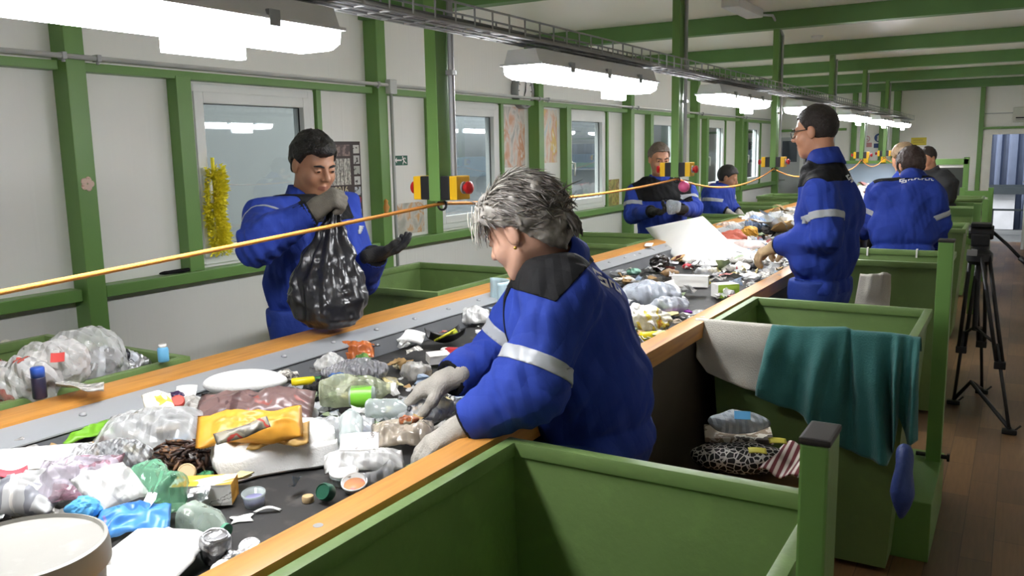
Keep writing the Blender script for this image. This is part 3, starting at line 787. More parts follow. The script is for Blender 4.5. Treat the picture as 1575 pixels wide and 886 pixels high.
GLOVE_D = mat('dark_grey_glove', '#6c675d', rough=.85, var=.12, vscale=30, bump=.4, bscale=220)
GLOVE_K = mat('black_glove', '#242424', rough=.75, var=.15, vscale=30, bump=.4, bscale=220)
GLOVE_T = mat('tan_glove', '#b59b76', rough=.85, var=.12, vscale=30, bump=.4, bscale=220)
SHOE = mat('black_shoe', '#1a1a1a', rough=.5)

def frame(f, up=(0, 0, 1)):
    f = A3(f); f /= np.linalg.norm(f); r = np.cross(f, A3(up)); r /= np.linalg.norm(r); u = np.cross(r, f)
    return r, f, u                      # right (of the person), forward, up

def head_fn(c, f, up, s=1.0, lean=1.0):
    R = np.array(frame(f, up)); c = A3(c)
    def fn(P):
        p = ((P - c) @ R.T) / s; x = np.abs(p[:, 0]); p2 = np.stack([x, p[:, 1], p[:, 2]], 1)
        d = ell(p, (0, -.012, .03), (.074, .093, .088))
        d = smin(d, ell(p, (0, .026, -.045), (.057 * lean, .060, .072)), .03)
        d = smin(d, ball(p, (0, .060, -.098), .021), .03)
        d = smin(d, ball(p2, (.036, .054, -.030), .026), .022)
        d = smin(d, cone(p2, (.05, -.005, -.045), (.03, .05, -.092), .016, .016), .02)
        d = smin(d, cone(p2, (0, .080, .022), (.040, .070, .020), .011, .010), .014)
        d = smax(d, -ball(p2, (.032, .098, .002), .0165), .014)
        d = smin(d, ell(p2, (.032, .0745, .002), (.0155, .0135, .0105)), .004)
        d = smin(d, cone(p, (0, .084, .014), (0, .107, -.026), .0075, .0115), .010)
        d = smin(d, ball(p2, (.0125, .094, -.031), .0085), .007)
        d = smin(d, cone(p2, (0, .0875, -.0600), (.022, .076, -.0625), .0062, .003), .006)
        d = smin(d, cone(p2, (0, .0860, -.0725), (.020, .076, -.0690), .0072, .003), .006)
        d = smin(d, ell(p2, (.077, -.012, -.004), (.009, .020, .032)), .007)
        return d * s
    return fn, R, c, s

def hand_fn(w, d, n, curl=(.5, .5, .5, .5), th=.6, side=1, s=1.0, spread=.10, fat=1.0):
    """w wrist, d towards the knuckles, n out of the palm; side=+1 puts the thumb at d x n"""
    w = A3(w); d = A3(d); d /= np.linalg.norm(d); n = A3(n); n -= d * (n @ d); n /= np.linalg.norm(n); t = np.cross(d, n) * side
    segs = []
    kn = []
    for i, o in enumerate((.030, .010, -.011, -.030)):
        b = w + (d * (.092 - .004 * abs(i - 1)) + t * o) * s; kn.append(b)
        L = (.074, .082, .077, .060)[i] * s; a = .12; p = b; dd = d + t * (spread * (1.5 - i) / 1.5); dd /= np.linalg.norm(dd)
        pts = [p]
        for j, fr in enumerate((.46, .30, .24)):
            a += curl[i] * (1.0, 1.05, .7)[j]
            v = dd * math.cos(a) + n * math.sin(a); p = p + v * L * fr; pts.append(p)
        segs.append((pts, [.0115 * s * fat, .0105 * s * fat, .0095 * s * fat, .0085 * s * fat]))
    tb = w + (d * .028 + t * .026 + n * .006) * s
    v1 = d * .55 + t * .75 + n * (.25 + .3 * th); v1 /= np.linalg.norm(v1); v2 = d * .85 + t * (.45 - .5 * th) + n * (.2 + .6 * th); v2 /= np.linalg.norm(v2)
    q1 = tb + v1 * .040 * s; q2 = q1 + v2 * .034 * s; q3 = q2 + (v2 - t * .25 * th) / np.linalg.norm(v2 - t * .25 * th) * .027 * s
    def fn(P):
        D = cone(P, w - d * .035 * s, w + d * .02 * s, .030 * s * fat, .029 * s * fat)
        for i in range(3): D = smin(D, cone(P, w + (d * .02 + t * (.018 - .018 * i)) * s, (kn[i] + kn[i+1]) / 2 - d * .004, .0185 * s * fat, .0145 * s * fat), .014)
        D = smin(D, chain(P, [w + (d * .012 + t * .012) * s, tb, q1, q2, q3], [.020 * s, .018 * s * fat, .0135 * s * fat, .0115 * s * fat, .0095 * s * fat], .01), .014)
        for pts, rs in segs: D = smin(D, chain(P, pts, rs, .004), .006)
        return D
    allp = np.array([p for a, b in segs for p in a] + [q3, q1, w - d * .06 * s])
    return fn, allp.min(0) - .03, allp.max(0) + .03

def folds(P, amp, seed=0, sx=7.0):
    q = P * sx + seed * 3.7
    w = fbm(q * .6 + 5, 2)
    a = 1 - np.abs(vnoise(q * np.array([1.6, 1.6, .75]) + w[:, None] * .9))
    return amp * (a * a * .55 + facet(P * np.array([1, 1, .7]), 5.5, seed + 2, 6) * .8 + facet(P * np.array([1, 1, .8]), 10, seed + 5, 6) * .5 - .35)

def person(name_label, J, f, head, face, up=(0, 0, 1), hs=1.0, skin=None, seed=1, h=.007, hj=.009, aspect=1.45, group=None, tr=(.135, .130, .150, .150),
           arm_r=(.078, .064, .050), jm=None, ym=None, gloves=(GLOVE_G, GLOVE_G), hands=None, yoke=None, hair=None, hair_m=None, stripe=.60, cuffm=None, legs=True, details=True, foldamp=.015, stripes=True, collar=None, lean=1.0, sclip=None):
    """J: pelvis, waist, chest, neck, shR, elR, wrR, shL, elL, wrL (world). f: the way the trunk faces"""
    skin = skin or SKIN; jm = jm or BLUE; ym = ym or BLACKC
    J = {k: A3(v) for k, v in J.items()}
    r, ff, u = frame(f)
    foot = np.array([J['pelvis'][0], J['pelvis'][1], 0.0])
    t = thing('person', name_label, 'person', foot, group)
    hf, HR, hc, hsn = head_fn(head, face, up, hs, lean)
    HL = lambda x, y, z: hc + (np.array([x, y, z]) * hs) @ HR
    hf_hands = []
    for s, (wk, ek) in enumerate((('wrR', 'elR'), ('wrL', 'elL'))):
        spec = (hands or {}).get('RL'[s], {})
        d = spec.get('d', J[wk] - J[ek]); nrm = spec.get('n', (0, 0, -1))
        hf_hands.append(hand_fn(J[wk], d, nrm, spec.get('curl', (.35, .4, .45, .5)), spec.get('th', .5), spec.get('side', 1 if s == 0 else -1), spec.get('s', 1.0), spec.get('spread', .1), spec.get('fat', 1.08)))
    hip = {}
    for s, k in ((1, 'R'), (-1, 'L')):
        hp = J['pelvis'] + r * .095 * s - np.array([0, 0, .03]); an = foot + r * .11 * s + np.array([0, 0, .085])
        hip[k] = (hp, (hp + an) / 2 + ff * .03, an)
    def axis(P, extra=0.0):
        # trunk in a frame squeezed sideways so that sections are ovals
        c0 = J['pelvis']; M = np.array([r / aspect, ff, u])
        q = (P - c0) @ M.T; L = lambda p: M @ (A3(p) - c0)
        return chain(q, [L(J['pelvis']), L(J['waist']), L(J['chest']), L(J['neck'] - u * .05)], [v + extra for v in (tr[0], tr[1], tr[2], .075)], .06)
    def body(P):
        d = hf(P)
        d = smin(d, cone(P, HL(0, -.028, -.035), J['neck'], .052 * hs, .060), .03)
        d = smin(d, axis(P, -.050), .05)
        for k in 'RL':
            d = smin(d, chain(P, [J['sh' + k], J['el' + k], J['wr' + k]], [.050, .040, .028], .02), .04)
            if legs: d = smin(d, chain(P, list(hip[k]), [.070, .050, .036], .02), .04)
        for (fn, lo, hi) in hf_hands: d = smin(d, fn(P) + .0022, .006)
        return d
    pts = np.array([v for v in J.values()] + [HL(0, 0, .14), HL(0, .13, 0), HL(.09, 0, 0), HL(-.09, 0, 0), HL(0, -.12, 0)] + [b[1] for b in hf_hands] + [b[2] for b in hf_hands] + ([p for k in 'RL' for p in hip[k]] if legs else []))
    lo = pts.min(0) - .13; hi = pts.max(0) + .13; lo[2] = max(lo[2], .0)
    V, F = surf(body, lo, hi, h)
    c = ((V[F].mean(1) - hc) @ HR.T) / hs
    mi = ((np.abs(c[:, 0]) < .023) & (c[:, 2] < -.0585) & (c[:, 2] > -.0775) & (c[:, 1] > .074)).astype(int)
    link_arrays('body', V, F, [skin, LIP], t, mi=mi)
    # jacket
    sd = seed
    def jacket(P):
        d = axis(P)
        d = smin(d, cone(P, J['shR'] + (J['neck'] - J['shR']) * .35 - u * .0, J['shL'] + (J['neck'] - J['shL']) * .35, .072, .072), .07)
        for k in 'RL':
            d = smin(d, chain(P, [J['sh' + k], J['el' + k], J['wr' + k] - (J['wr' + k] - J['el' + k]) * .06], list(arm_r), .03), .045)
        hem = (P - J['pelvis']) @ u
        ex = np.clip(1 - np.abs(hem - .03) / .05, 0, 1)
        fade = np.clip(np.minimum(np.linalg.norm(P - J['wrR'], axis=1), np.linalg.norm(P - J['wrL'], axis=1)) / .11 - .45, 0, 1)
        d = d + folds(P, foldamp, sd) * fade + .014 * ex * ex
        # elbow creases
        for k in 'RL':
            dv = J['wr' + k] - J['el' + k]; dv = dv / np.linalg.norm(dv)
            tt = (P - J['el' + k]) @ dv; near = np.exp(-(np.linalg.norm(P - J['el' + k], axis=1) / .11) ** 2)
            d = d + .006 * near * np.sin(tt * 150 + 2 * vnoise(P * 14))
        d = smax(d, -(hem + .045), .01)
        d = smax(d, (P - (J['neck'] + u * .020)) @ u, .012)
        for k in 'RL':
            dv = J['wr' + k] - J['el' + k]; L = np.linalg.norm(dv); dv = dv / L
            cut = (P - J['el' + k]) @ dv - (L - .005)
            d = np.where((np.linalg.norm(P - J['wr' + k], axis=1) < .14), smax(d, cut, .01), d)
        return d
    V, F = surf(jacket, lo, hi, hj)
    link_arrays('jacket', V, F, jm, t)
    if yoke is not None:
        pl = yoke(J, r, ff, u)
        def pred(c, tol):
            ok = np.zeros(len(c), bool)
            for grp in pl:
                o = np.ones(len(c), bool)
                for co, no in grp: o &= ((c - A3(co)) @ A3(no)) > -tol
                ok |= o
            return ok
        overlay('shoulder_yoke', V, F, pred, [q for g in pl for q in g], ym, t, .0025)
    if stripes:
        for k in 'RL':
            a, b = J['sh' + k], J['el' + k]; dv = b - a; L = np.linalg.norm(dv); dv /= L
            p0 = a + dv * (L * stripe); p1 = p0 + dv * .034
            def pred(c, tol, a=a, dv=dv, p0=p0, p1=p1):
                q = c - a; ax = q @ dv; rad = np.linalg.norm(q - ax[:, None] * dv, axis=1)
                return ((c - p0) @ dv > -tol) & ((p1 - c) @ dv > -tol) & (rad < .105) & (((c - p0) @ A3(sclip) > .035 - tol) if sclip is not None else True)
            overlay('reflective_band', V, F, pred, [(p0, dv), (p1, dv)], REFL, t, .003)
    # trousers
    if legs:
        def trs(P):
            d = None
            for k in 'RL':
                e = chain(P, [hip[k][0] + np.array([0, 0, .05]), hip[k][1], hip[k][2] - np.array([0, 0, .02])], [.100, .085, .072], .03)
                d = e if d is None else smin(d, e, .06)
            d = smin(d, ell((P - J['pelvis']) @ np.array([r, ff, u]).T, (0, 0, -.02), (tr[0] * aspect * .90, tr[0] * .90, .12)), .05)
            d = d + folds(P, .010, sd + 4)
            return smax(d, (P - J['pelvis'])[:, 2] - .03, .01)
        V2, F2 = surf(trs, np.minimum(lo, foot - .3), np.array([hi[0], hi[1], J['pelvis'][2] + .1]) , .012)
        link_arrays('trousers', V2, F2, TROUS if jm is BLUE else jm, t)
        for k in 'RL':
            an = hip[k][2]; o = np.array([an[0], an[1], 0])
            def sh(P, o=o): return smax(smin(cone(P, o + ff * .02 + u * .05, o + ff * .15 + u * .035, .045, .038), cone(P, o - ff * .05 + u * .05, o + u * .10, .042, .048), .03), -P[:, 2] + .002, .008)
            V2, F2 = surf(sh, o - .25, o + .25, .010); link_arrays('shoe', V2, F2, SHOE, t)
    # cuffs, gloves
    for s, k in enumerate('RL'):
        dv = J['wr' + k] - J['el' + k]; dv /= np.linalg.norm(dv)
        a = J['wr' + k] - dv * .055; rr = arm_r[2]
        obj('cuff', MB().lathe([(rr * .84, 0), (rr * 1.0, .004), (rr * .98, .022), (rr * 1.0, .040), (rr * .84, .054), (rr * .66, .050)], a, dv, 24), cuffm or BLACKC, t, smooth=True)
        fn, l2, h2 = hf_hands[s]
        V2, F2 = surf(fn, l2, h2, .0045 if details else .007); link_arrays('glove', V2, F2, gloves[s], t)
    # collar
    ca = HL(0, -.03, -.05) - J['neck']; ca = ca / np.linalg.norm(ca)
    cl = collar or dict()
    obj('collar', MB().lathe([(.088, -.03), (.082, .0), (.074, .045 + cl.get('h', 0)), (.080, .048 + cl.get('h', 0)), (.090, .005), (.098, -.03)], J['neck'] + ca * .0, ca, 30,
        warp=lambda a, hh: 1 + .05 * math.sin(2 * a) + .03 * math.sin(5 * a + hh * 40)).bend_front(J['neck'], ff, ca, cl.get('drop', .035)), jm, t, smooth=True)
    if cl.get('shirt'):
        obj('shirt_collar', MB().lathe([(.076, -.04), (.072, .0), (.062, .03), (.058, .03), (.058, -.04)], J['neck'], ca, 26).bend_front(J['neck'], ff, ca, .03), cl['shirt'], t, smooth=True)
    # eyes, brows
    if details:
        for s in (-1, 1):
            e = MB(); e.sphere(HL(.032 * s, .0822, -.0016), .0100 * hs, 2, (1, .8, .40)); obj('eye', e, EYE_D, t, smooth=True)
            b = MB(); b.tube([HL(.013 * s, .0925, .0185), HL(.030 * s, .0915, .0245), HL(.051 * s, .0755, .0195)], [.0035 * hs, .0052 * hs, .0025 * hs], 6); obj('eyebrow', b, hair_m or HAIR_D, t, smooth=True)
    if hair: hair(t, HL, HR, hc, hs, hair_m)
    return t, HL, J, (r, ff, u)

def short_hair(thick=.014, hl=.004, slope=.75, amp=.006, front=0.0, h=.005, side=0.0, sideburn=True):
    def fn(t, HL, HR, hc, hs, m):
        def d(P):
            p = ((P - hc) @ HR.T) / hs
            e = ell(p, (0, -.014, .032), (.074 + thick, .093 + thick, .088 + thick * 1.15))
            strand = vnoise(p * np.array([150, 45, 45])) * .5 + vnoise(p * 60) * .8
            e = e + amp * strand
            lim = hl + np.interp(p[:, 1], [-.13, -.05, -.02, .005, .03, .055, .1], [-.085, -.068, -.035, -.005, .036, .066, .072]) + .006 * vnoise(p * 120)
            e = smax(e, -(p[:, 2] - lim), .008)
            e = smax(e, -ell(np.stack([np.abs(p[:, 0]), p[:, 1], p[:, 2]], 1), (.085, -.008, -.008), (.020, .028, .036)), .006)
            if front: e = smin(e, ell(p, (.015, .075, .085), (.05, .035, .03)) + amp * strand, .02)
            return e * hs
        V, F = surf(d, hc - .19, hc + .19, h)
        link_arrays('hair', V, F, m, t)
    return fn

# ------------------------------------------------------------------ the man with the black bag
W = lambda px, py, x=None, y=None, z=None: A3(at_x(px, py, x) if x is not None else at_y(px, py, y) if y is not None else at_z(px, py, z))
def yoke_flat(dz, front=None, sl=0.0):
    def fn(J, r, ff, u):
        c = J['neck'] - u * dz
        # shoulders only: inside both shoulder seams
        g = [(c, u + ff * sl), (J['shR'] + r * .015, -r + u * .25), (J['shL'] - r * .015, r + u * .25)]
        out = [g]
        if front:
            p = J['neck'] + ff * .02
            out.append([(p, ff), (p + r * .075, -r), (p - r * .02, r), (J['chest'] - u * front, u)])
        return out
    return fn
def yoke_small(J, r, ff, u):
    c = J['neck'] - u * .085; a = J['shR'] * .62 + J['neck'] * .38; b = J['shL'] * .62 + J['neck'] * .38
    return [[(c, u), (a, -r), (b, r)]]
t, HL, J, fr = person('dark haired man in blue work jacket lifting a full black plastic bag over the belt',
    dict(pelvis=(-2.53, 2.58, .86), waist=(-2.53, 2.60, 1.02), chest=(-2.52, 2.62, 1.19), neck=(-2.555, 2.635, 1.325),
         shR=W(416, 330, x=-2.50), elR=W(398, 372, x=-2.33), wrR=W(480, 326, x=-2.19), shL=(-2.52, 2.81, 1.28), elL=W(553, 432, x=-2.42), wrL=W(578, 392, x=-2.25)),
    (1, .05, 0), W(483, 254, x=-2.50), (.86, -.22, -.28), hs=1.03, collar=dict(shirt=mat('red_shirt', '#a8403c', rough=.8), drop=.05), sclip=(.2, -.6, .75), skin=SKIN_T, seed=1, h=.005, hj=.008,
    gloves=(GLOVE_D, GLOVE_K), yoke=yoke_small, hair=short_hair(.017, .004, .62, .006, .008), hair_m=HAIR_B,
    hands={'R': dict(d=A3((.082, .048, .060)), n=(-.30, .50, -.75), curl=(1.0, 1.1, 1.15, 1.2), th=.9, s=1.12, fat=1.15),
           'L': dict(d=A3((.11, .10, .035)), n=(.1, .0, 1.0), curl=(.25, .3, .35, .4), th=.4, side=1)}, lean=1.10, stripe=.34, arm_r=(.082, .074, .055))
# ------------------------------------------------------------------ the grey haired woman
def woman_hair(t, HL, HR, hc, hs, m):
    def d(P):
        p = ((P - hc) @ HR.T) / hs
        e = ell(p, (0, -.020, .040), (.094, .112, .100))
        e = smin(e, ell(p, (0, -.075, -.01), (.070, .055, .075)), .04)
        e = smin(e, ell(p, (0, .060, .075), (.070, .050, .040)), .03)
        strand = vnoise(p * np.array([70, 34, 34]) + fbm(p * 14)[:, None] * 2) * .9 + vnoise(p * 36)
        e = e + .010 * strand
        lim = np.where(p[:, 1] > -.02, .012 + .42 * (p[:, 1] + .02), .012 + 1.4 * (p[:, 1] + .02))
        e = smax(e, -(p[:, 2] - lim + .008 * vnoise(p * 60)), .012)
        return e * hs
    V, F = surf(d, hc - .22, hc + .22, .005)
    o = link_arrays('hair', V, F, [m, HAIR_L, HAIR_M, HAIR_K], t)
    # loose tufts, swept back over the crown; the fringe is nearly white
    R_ = random.Random(5); mb = MB()
    for i in range(1150):
        fr_ = i < 150
        if fr_: th = R_.uniform(-1.2, 1.2); y0 = R_.uniform(.05, .095); x0 = R_.uniform(-.075, .075); p = np.array([x0, y0, .08 + R_.uniform(-.03, .035)]); dv = np.array([x0 * 3.5, .55, -1.0 - R_.random() * .5]); L = R_.uniform(.04, .075)
        else:
            a = R_.uniform(-PI, PI); b = R_.uniform(-.7, 1.5); q = np.array([math.sin(a) * math.cos(b), math.cos(a) * math.cos(b), math.sin(b)])
            p = np.array([0, -.02, .04]) + q * np.array([.094, .112, .101]); 
            if p[2] < (.02 + .3 * (p[1] + .02) if p[1] > -.01 else max(-.055, .01 + 1.3 * (p[1] + .02))): continue
            dv = np.array([q[0] * .5 + R_.uniform(-.4, .4), -1.0, -.35 + R_.uniform(-.5, .5)]) ; dv = dv - q * (dv @ q) + q * R_.uniform(-.05, .14); L = R_.uniform(.04, .08)
        dv = dv / np.linalg.norm(dv); pts = []
        for k in range(4):
            pts.append(HL(*p)); p = p + dv * L / 3; dv = dv + np.array([0, -.05, -.16]) if not fr_ else dv + np.array([0, -.1, -.2]); dv /= np.linalg.norm(dv)
        mb.tube(pts, [.0010, .0019, .0015, .0004], 4, mi=(0 if R_.random() < .8 else 1) if fr_ else R_.choice((0, 1, 1, 1, 2, 2) if p[2] > .06 else (1, 2, 2, 2)))
    obj('hair_strands', mb, [HAIR_L, HAIR_M, HAIR_K], t, smooth=True)
    # small ponytail with a dark band
    pt = MB()
    for i in range(26):
        p = np.array([R_.uniform(-.012, .012), -.125 + R_.uniform(-.008, .008), -.01 + R_.uniform(-.012, .012)]); pts = []
        for k in range(5): pts.append(HL(*p)); p = p + np.array([R_.uniform(-.006, .006), -.010 + .004 * k, -.014])
        pt.tube(pts, [.004, .006, .005, .004, .001], 5)
    obj('ponytail', pt, HAIR_K, t, smooth=True)
    obj('hair_band', MB().tube([HL(.019 * math.cos(a), -.127 + .006 * math.sin(a), -.006 + .019 * math.sin(a)) for a in np.linspace(0, 2 * PI, 15)[:-1]], .0055, 8, closed=True), BLACKC, t, smooth=True)
    obj('earring', MB().sphere(HL(.083, -.008, -.040), .0045, 2), mat('gold', '#c9a24a', rough=.3, metal=1), t, smooth=True)
    obj('earring', MB().sphere(HL(-.083, -.008, -.040), .0045, 2), mat('gold', '#c9a24a', rough=.3, metal=1), t, smooth=True)
def seam(a, b, y):
    """a cut through the cloth along the seam from a to b, square to the body there; keeps the upper side"""
    A_ = at_y(a[0], a[1], y); B_ = at_y(b[0], b[1], y); n = (B_ - A_).cross(A_ - Vector(CC)).normalized()
    return (A_, n if n.z > 0 else -n)
def yoke_woman(J, r, ff, u):
    return [[seam((855, 464), (914, 400), 1.8), seam((797, 446), (855, 464), 1.75)],
            [(J['neck'] + ff * .075 - u * .02, ff), (J['neck'] + r * .02, -r), (J['neck'] - r * .085, r), seam((757, 560), (800, 575), 1.8), (J['neck'] + ff * .19, -ff)]]
tw, HLw, Jw, frw = person('grey haired woman in blue work jacket leaning over the belt, grey gloves in the litter',
    dict(pelvis=W(914, 668, y=1.95), waist=W(905, 590, y=1.94), chest=W(870, 490, y=1.91), neck=W(848, 402, y=1.88),
         shL=W(868, 455, y=1.74), elL=W(808, 600, y=1.62), wrL=W(716, 655, z=.885), shR=W(835, 440, y=2.06), elR=W(768, 548, y=2.0), wrR=W(690, 583, z=.905)),
    (-.95, .05, -.15), W(805, 356, y=1.83), (-.90, .0, -.42), up=(-.35, 0, 1), hs=.97, skin=SKIN_F, seed=2, h=.005, hj=.008, tr=(.148, .143, .128, .13), aspect=1.42,
    arm_r=(.088, .078, .055), gloves=(GLOVE_G, GLOVE_G), yoke=yoke_woman, hair=woman_hair, hair_m=HAIR_G, stripe=.66, foldamp=.018,
    hands={'R': dict(d=A3((-.12, -.06, -.055)), n=(-.25, 0, -1), curl=(.25, .3, .35, .4), th=.4), 'L': dict(d=A3((-.085, -.085, -.055)), n=(-.2, -.1, -1), curl=(.3, .35, .4, .4), th=.4)})
# ------------------------------------------------------------------ the man with glasses
tg, HLg, Jg, frg = person('man with glasses and short dark hair in blue work jacket standing beside the belt',
    dict(pelvis=W(1263, 435, y=4.30), waist=W(1268, 385, y=4.30), chest=W(1277, 320, y=4.31), neck=W(1268, 247, y=4.32),
         shL=W(1264, 298, y=4.12), elL=W(1270, 363, y=4.07), wrL=W(1196, 378, y=4.20), shR=W(1283, 294, y=4.50), elR=W(1262, 355, y=4.60), wrR=W(1215, 368, y=4.60)),
    (-.95, .30, 0), W(1253, 203, y=4.34), (-.98, .16, -.12), hs=1.0, skin=SKIN, seed=3, h=.006, hj=.009, gloves=(GLOVE_T, GLOVE_T), yoke=yoke_flat(.115, .06, .18), foldamp=.014, hair=short_hair(.010, .0, .60, .002), hair_m=HAIR_D,
    stripe=.45, arm_r=(.076, .066, .050), tr=(.122, .130, .130, .13),
    hands={'L': dict(d=A3((-.12, -.02, -.06)), n=(-.3, .2, -1), curl=(.5, .55, .6, .6), th=.6), 'R': dict(d=A3((-.12, -.02, -.06)), n=(-.3, .2, -1), curl=(.5, .55, .6, .6), th=.6)})
gl = obj('glasses', MB().tube([HLg(-.079, -.005, .012), HLg(-.076, .04, .012), HLg(-.066, .092, .011)], .0022, 6).tube([HLg(.079, -.005, .012), HLg(.076, .04, .012), HLg(.066, .092, .011)], .0022, 6)
    .tube([HLg(-.035 + .027 * math.cos(a), .098 - .006 * abs(math.cos(a)), .0 + .017 * math.sin(a)) for a in np.linspace(0, 2 * PI, 19)[:-1]], .0022, 6, closed=True)
    .tube([HLg(.035 + .027 * math.cos(a), .098 - .006 * abs(math.cos(a)), .0 + .017 * math.sin(a)) for a in np.linspace(0, 2 * PI, 19)[:-1]], .0022, 6, closed=True)
    .tube([HLg(-.009, .098, .004), HLg(0, .101, .007), HLg(.009, .098, .004)], .002, 6), BLACK, tg, smooth=True)
# ------------------------------------------------------------------ the bent worker with her back turned
tb, HLb, Jb, frb = person('brown haired worker in blue jacket bent over the belt with back turned to the camera',
    dict(pelvis=W(1388, 385, y=6.36), waist=W(1390, 350, y=6.38), chest=W(1395, 310, y=6.42), neck=W(1403, 277, y=6.48),
         shL=W(1350, 297, y=6.42), elL=W(1337, 338, y=6.45), wrL=W(1328, 362, y=6.62), shR=W(1436, 302, y=6.42), elR=W(1446, 345, y=6.46), wrR=W(1440, 385, y=6.62)),
    (-.30, .95, -.2), W(1401, 256, y=6.56), (-.45, .85, -.45), hs=.98, skin=SKIN, seed=4, h=.007, hj=.010, yoke=yoke_flat(.03, None, .3), hair=short_hair(.022, -.10, .30, .007), hair_m=mat('auburn_hair', '#3b2a24', rough=.5, var=.2, vscale=60, bump=.7, bscale=150),
    gloves=(GLOVE_G, GLOVE_G), details=False, stripe=.55, tr=(.145, .145, .128, .13), hands={'L': dict(d=A3((-.03, .08, -.09)), n=(-.5, .3, -.8)), 'R': dict(d=A3((-.03, .08, -.09)), n=(.2, .3, -.8))})
# ------------------------------------------------------------------ the worker by the third window
tf, HLf, Jf, frf = person('grey haired worker in blue and black jacket by the third window with hands together',
    dict(pelvis=W(1018, 372, y=6.62), waist=W(1018, 340, y=6.60), chest=W(1017, 305, y=6.58), neck=W(1015, 275, y=6.58),
         shR=W(978, 297, y=6.48), elR=W(972, 331, y=6.38), wrR=W(1003, 325, y=6.18), shL=W(1054, 296, y=6.70), elL=W(1066, 322, y=6.55), wrL=W(1046, 322, y=6.25)),
    (.55, -.80, 0), W(1014, 245, y=6.55), (.62, -.75, -.18), hs=1.0, skin=SKIN, seed=5, h=.007, hj=.010, yoke=yoke_flat(.17), hair=short_hair(.014, .004, .62, .004), hair_m=HAIR_S, gloves=(GLOVE_K, GLOVE_K), stripe=.5,
    hands={'R': dict(d=A3((.11, -.02, -.01)), n=(.1, -.3, .9), curl=(.5, .5, .5, .5), side=1), 'L': dict(d=A3((-.09, -.05, .0)), n=(-.1, -.3, .9), curl=(.5, .5, .5, .5), side=1)})
# ------------------------------------------------------------------ far workers
th_, HLh, Jh, frh = person('dark haired far worker in blue jacket by the fifth window, turned to the belt',
    dict(pelvis=W(1100, 335, y=8.75), waist=W(1102, 320, y=8.75), chest=W(1106, 302, y=8.78), neck=W(1113, 286, y=8.8),
         shR=W(1098, 296, y=8.62), elR=W(1096, 315, y=8.60), wrR=W(1118, 325, y=8.60), shL=W(1120, 294, y=8.98), elL=W(1123, 313, y=8.95), wrL=W(1135, 325, y=8.9)),
    (.95, -.1, -.1), W(1120, 274, y=8.8), (.9, .1, -.3), skin=SKIN_T, seed=6, h=.010, hj=.012, yoke=None, hair=short_hair(.016, .0, .6, .003, h=.007), hair_m=HAIR_B, details=False, stripe=.5)
tj, HLj, Jj, frj = person('fair haired far worker standing behind the bent worker, only the head showing',
    dict(pelvis=W(1402, 322, y=8.05), waist=W(1401, 304, y=8.05), chest=W(1399, 286, y=8.05), neck=W(1394, 266, y=8.05),
         shR=W(1412, 279, y=8.15), elR=W(1416, 300, y=8.15), wrR=W(1408, 318, y=8.1), shL=W(1392, 282, y=7.95), elL=W(1391, 304, y=7.95), wrL=W(1394, 320, y=7.9)),
    (-.8, .5, 0), W(1389, 244, y=8.05), (-.8, .5, -.3), skin=SKIN, seed=7, h=.010, hj=.012, yoke=None, tr=(.12, .12, .11, .11), hair=short_hair(.018, -.02, .5, .004, h=.007), hair_m=mat('fair_hair', '#8b7358', rough=.5, var=.2, vscale=60), details=False, stripe=.5)
tk, HLk, Jk, frk = person('man in black jacket standing at the far end behind the bent worker',
    dict(pelvis=W(1440, 316, y=10.5), waist=W(1440, 300, y=10.5), chest=W(1438, 282, y=10.5), neck=W(1433, 263, y=10.48),
         shR=W(1420, 275, y=10.4), elR=W(1416, 297, y=10.3), wrR=W(1424, 312, y=10.2), shL=W(1452, 273, y=10.55), elL=W(1458, 295, y=10.5), wrL=W(1450, 312, y=10.3)),
    (-.35, -.9, -.1), W(1426, 244, y=10.45), (-.55, -.75, -.35), skin=SKIN, seed=8, h=.010, hj=.012, yoke=None, hair=short_hair(.012, .005, .62, .003, h=.007), hair_m=HAIR_D, jm=mat('charcoal_jacket', '#26272b', rough=.75, var=.1, bump=.2), details=False, stripes=False, gloves=(GLOVE_K, GLOVE_K))

# ------------------------------------------------------------------ printed logos on the backs
from mathutils.bvhtree import BVHTree
LOGO_M = mat('white_print', '#f6f7f9', rough=.6, var=.03)
S_BARS = [(0, .80, .72, 1), (0, .36, .19, .80), (0, .36, .60, .52), (.40, .48, 1, .64), (.81, .0, 1, .48), (.28, 0, .81, .20)]
def logo(t, pix, right, up, size, bars_, name='logo_print'):
    j = [o for o in t.children if o.name.startswith('jacket')][0]; org = A3(world_of(j)); me = j.data
    V = np.empty(len(me.vertices) * 3); me.vertices.foreach_get('co', V); V = V.reshape(-1, 3) + org
    tree = BVHTree.FromPolygons([tuple(v) for v in V], [tuple(p.vertices) for p in me.polygons])
    h = tree.ray_cast(Vector(CC), Vector(ray(*pix)).normalized())
    if h[0] is None: print('logo misses', pix); return None
    c, n = h[0], h[1]
    if n.dot(Vector(CC) - c) < 0: n = -n
    right = Vector(right); right = (right - n * right.dot(n)).normalized(); up = n.cross(right); mb = MB()
    for (a, b, e, d) in bars_:
        nu = max(1, int((e - a) * size / .006)); nv = max(1, int((d - b) * size / .006)); ok = [True]
        def fn(u, v):
            p = c + right * (a + (e - a) * u - .5) * size + up * (b + (d - b) * v - .5) * size
            q = tree.ray_cast(p + n * .12, -n, .24)[0]
            if q is None: ok[0] = False; q = p
            return q + n * .0042
        tmp = MB().grid(fn, nu, nv, .001)
        if ok[0]:
            m_ = bpy.data.meshes.new('tmp'); tmp.bm.to_mesh(m_); mb.bm.from_mesh(m_); bpy.data.meshes.remove(m_)
        tmp.bm.free()
    return obj(name, mb, LOGO_M, t)
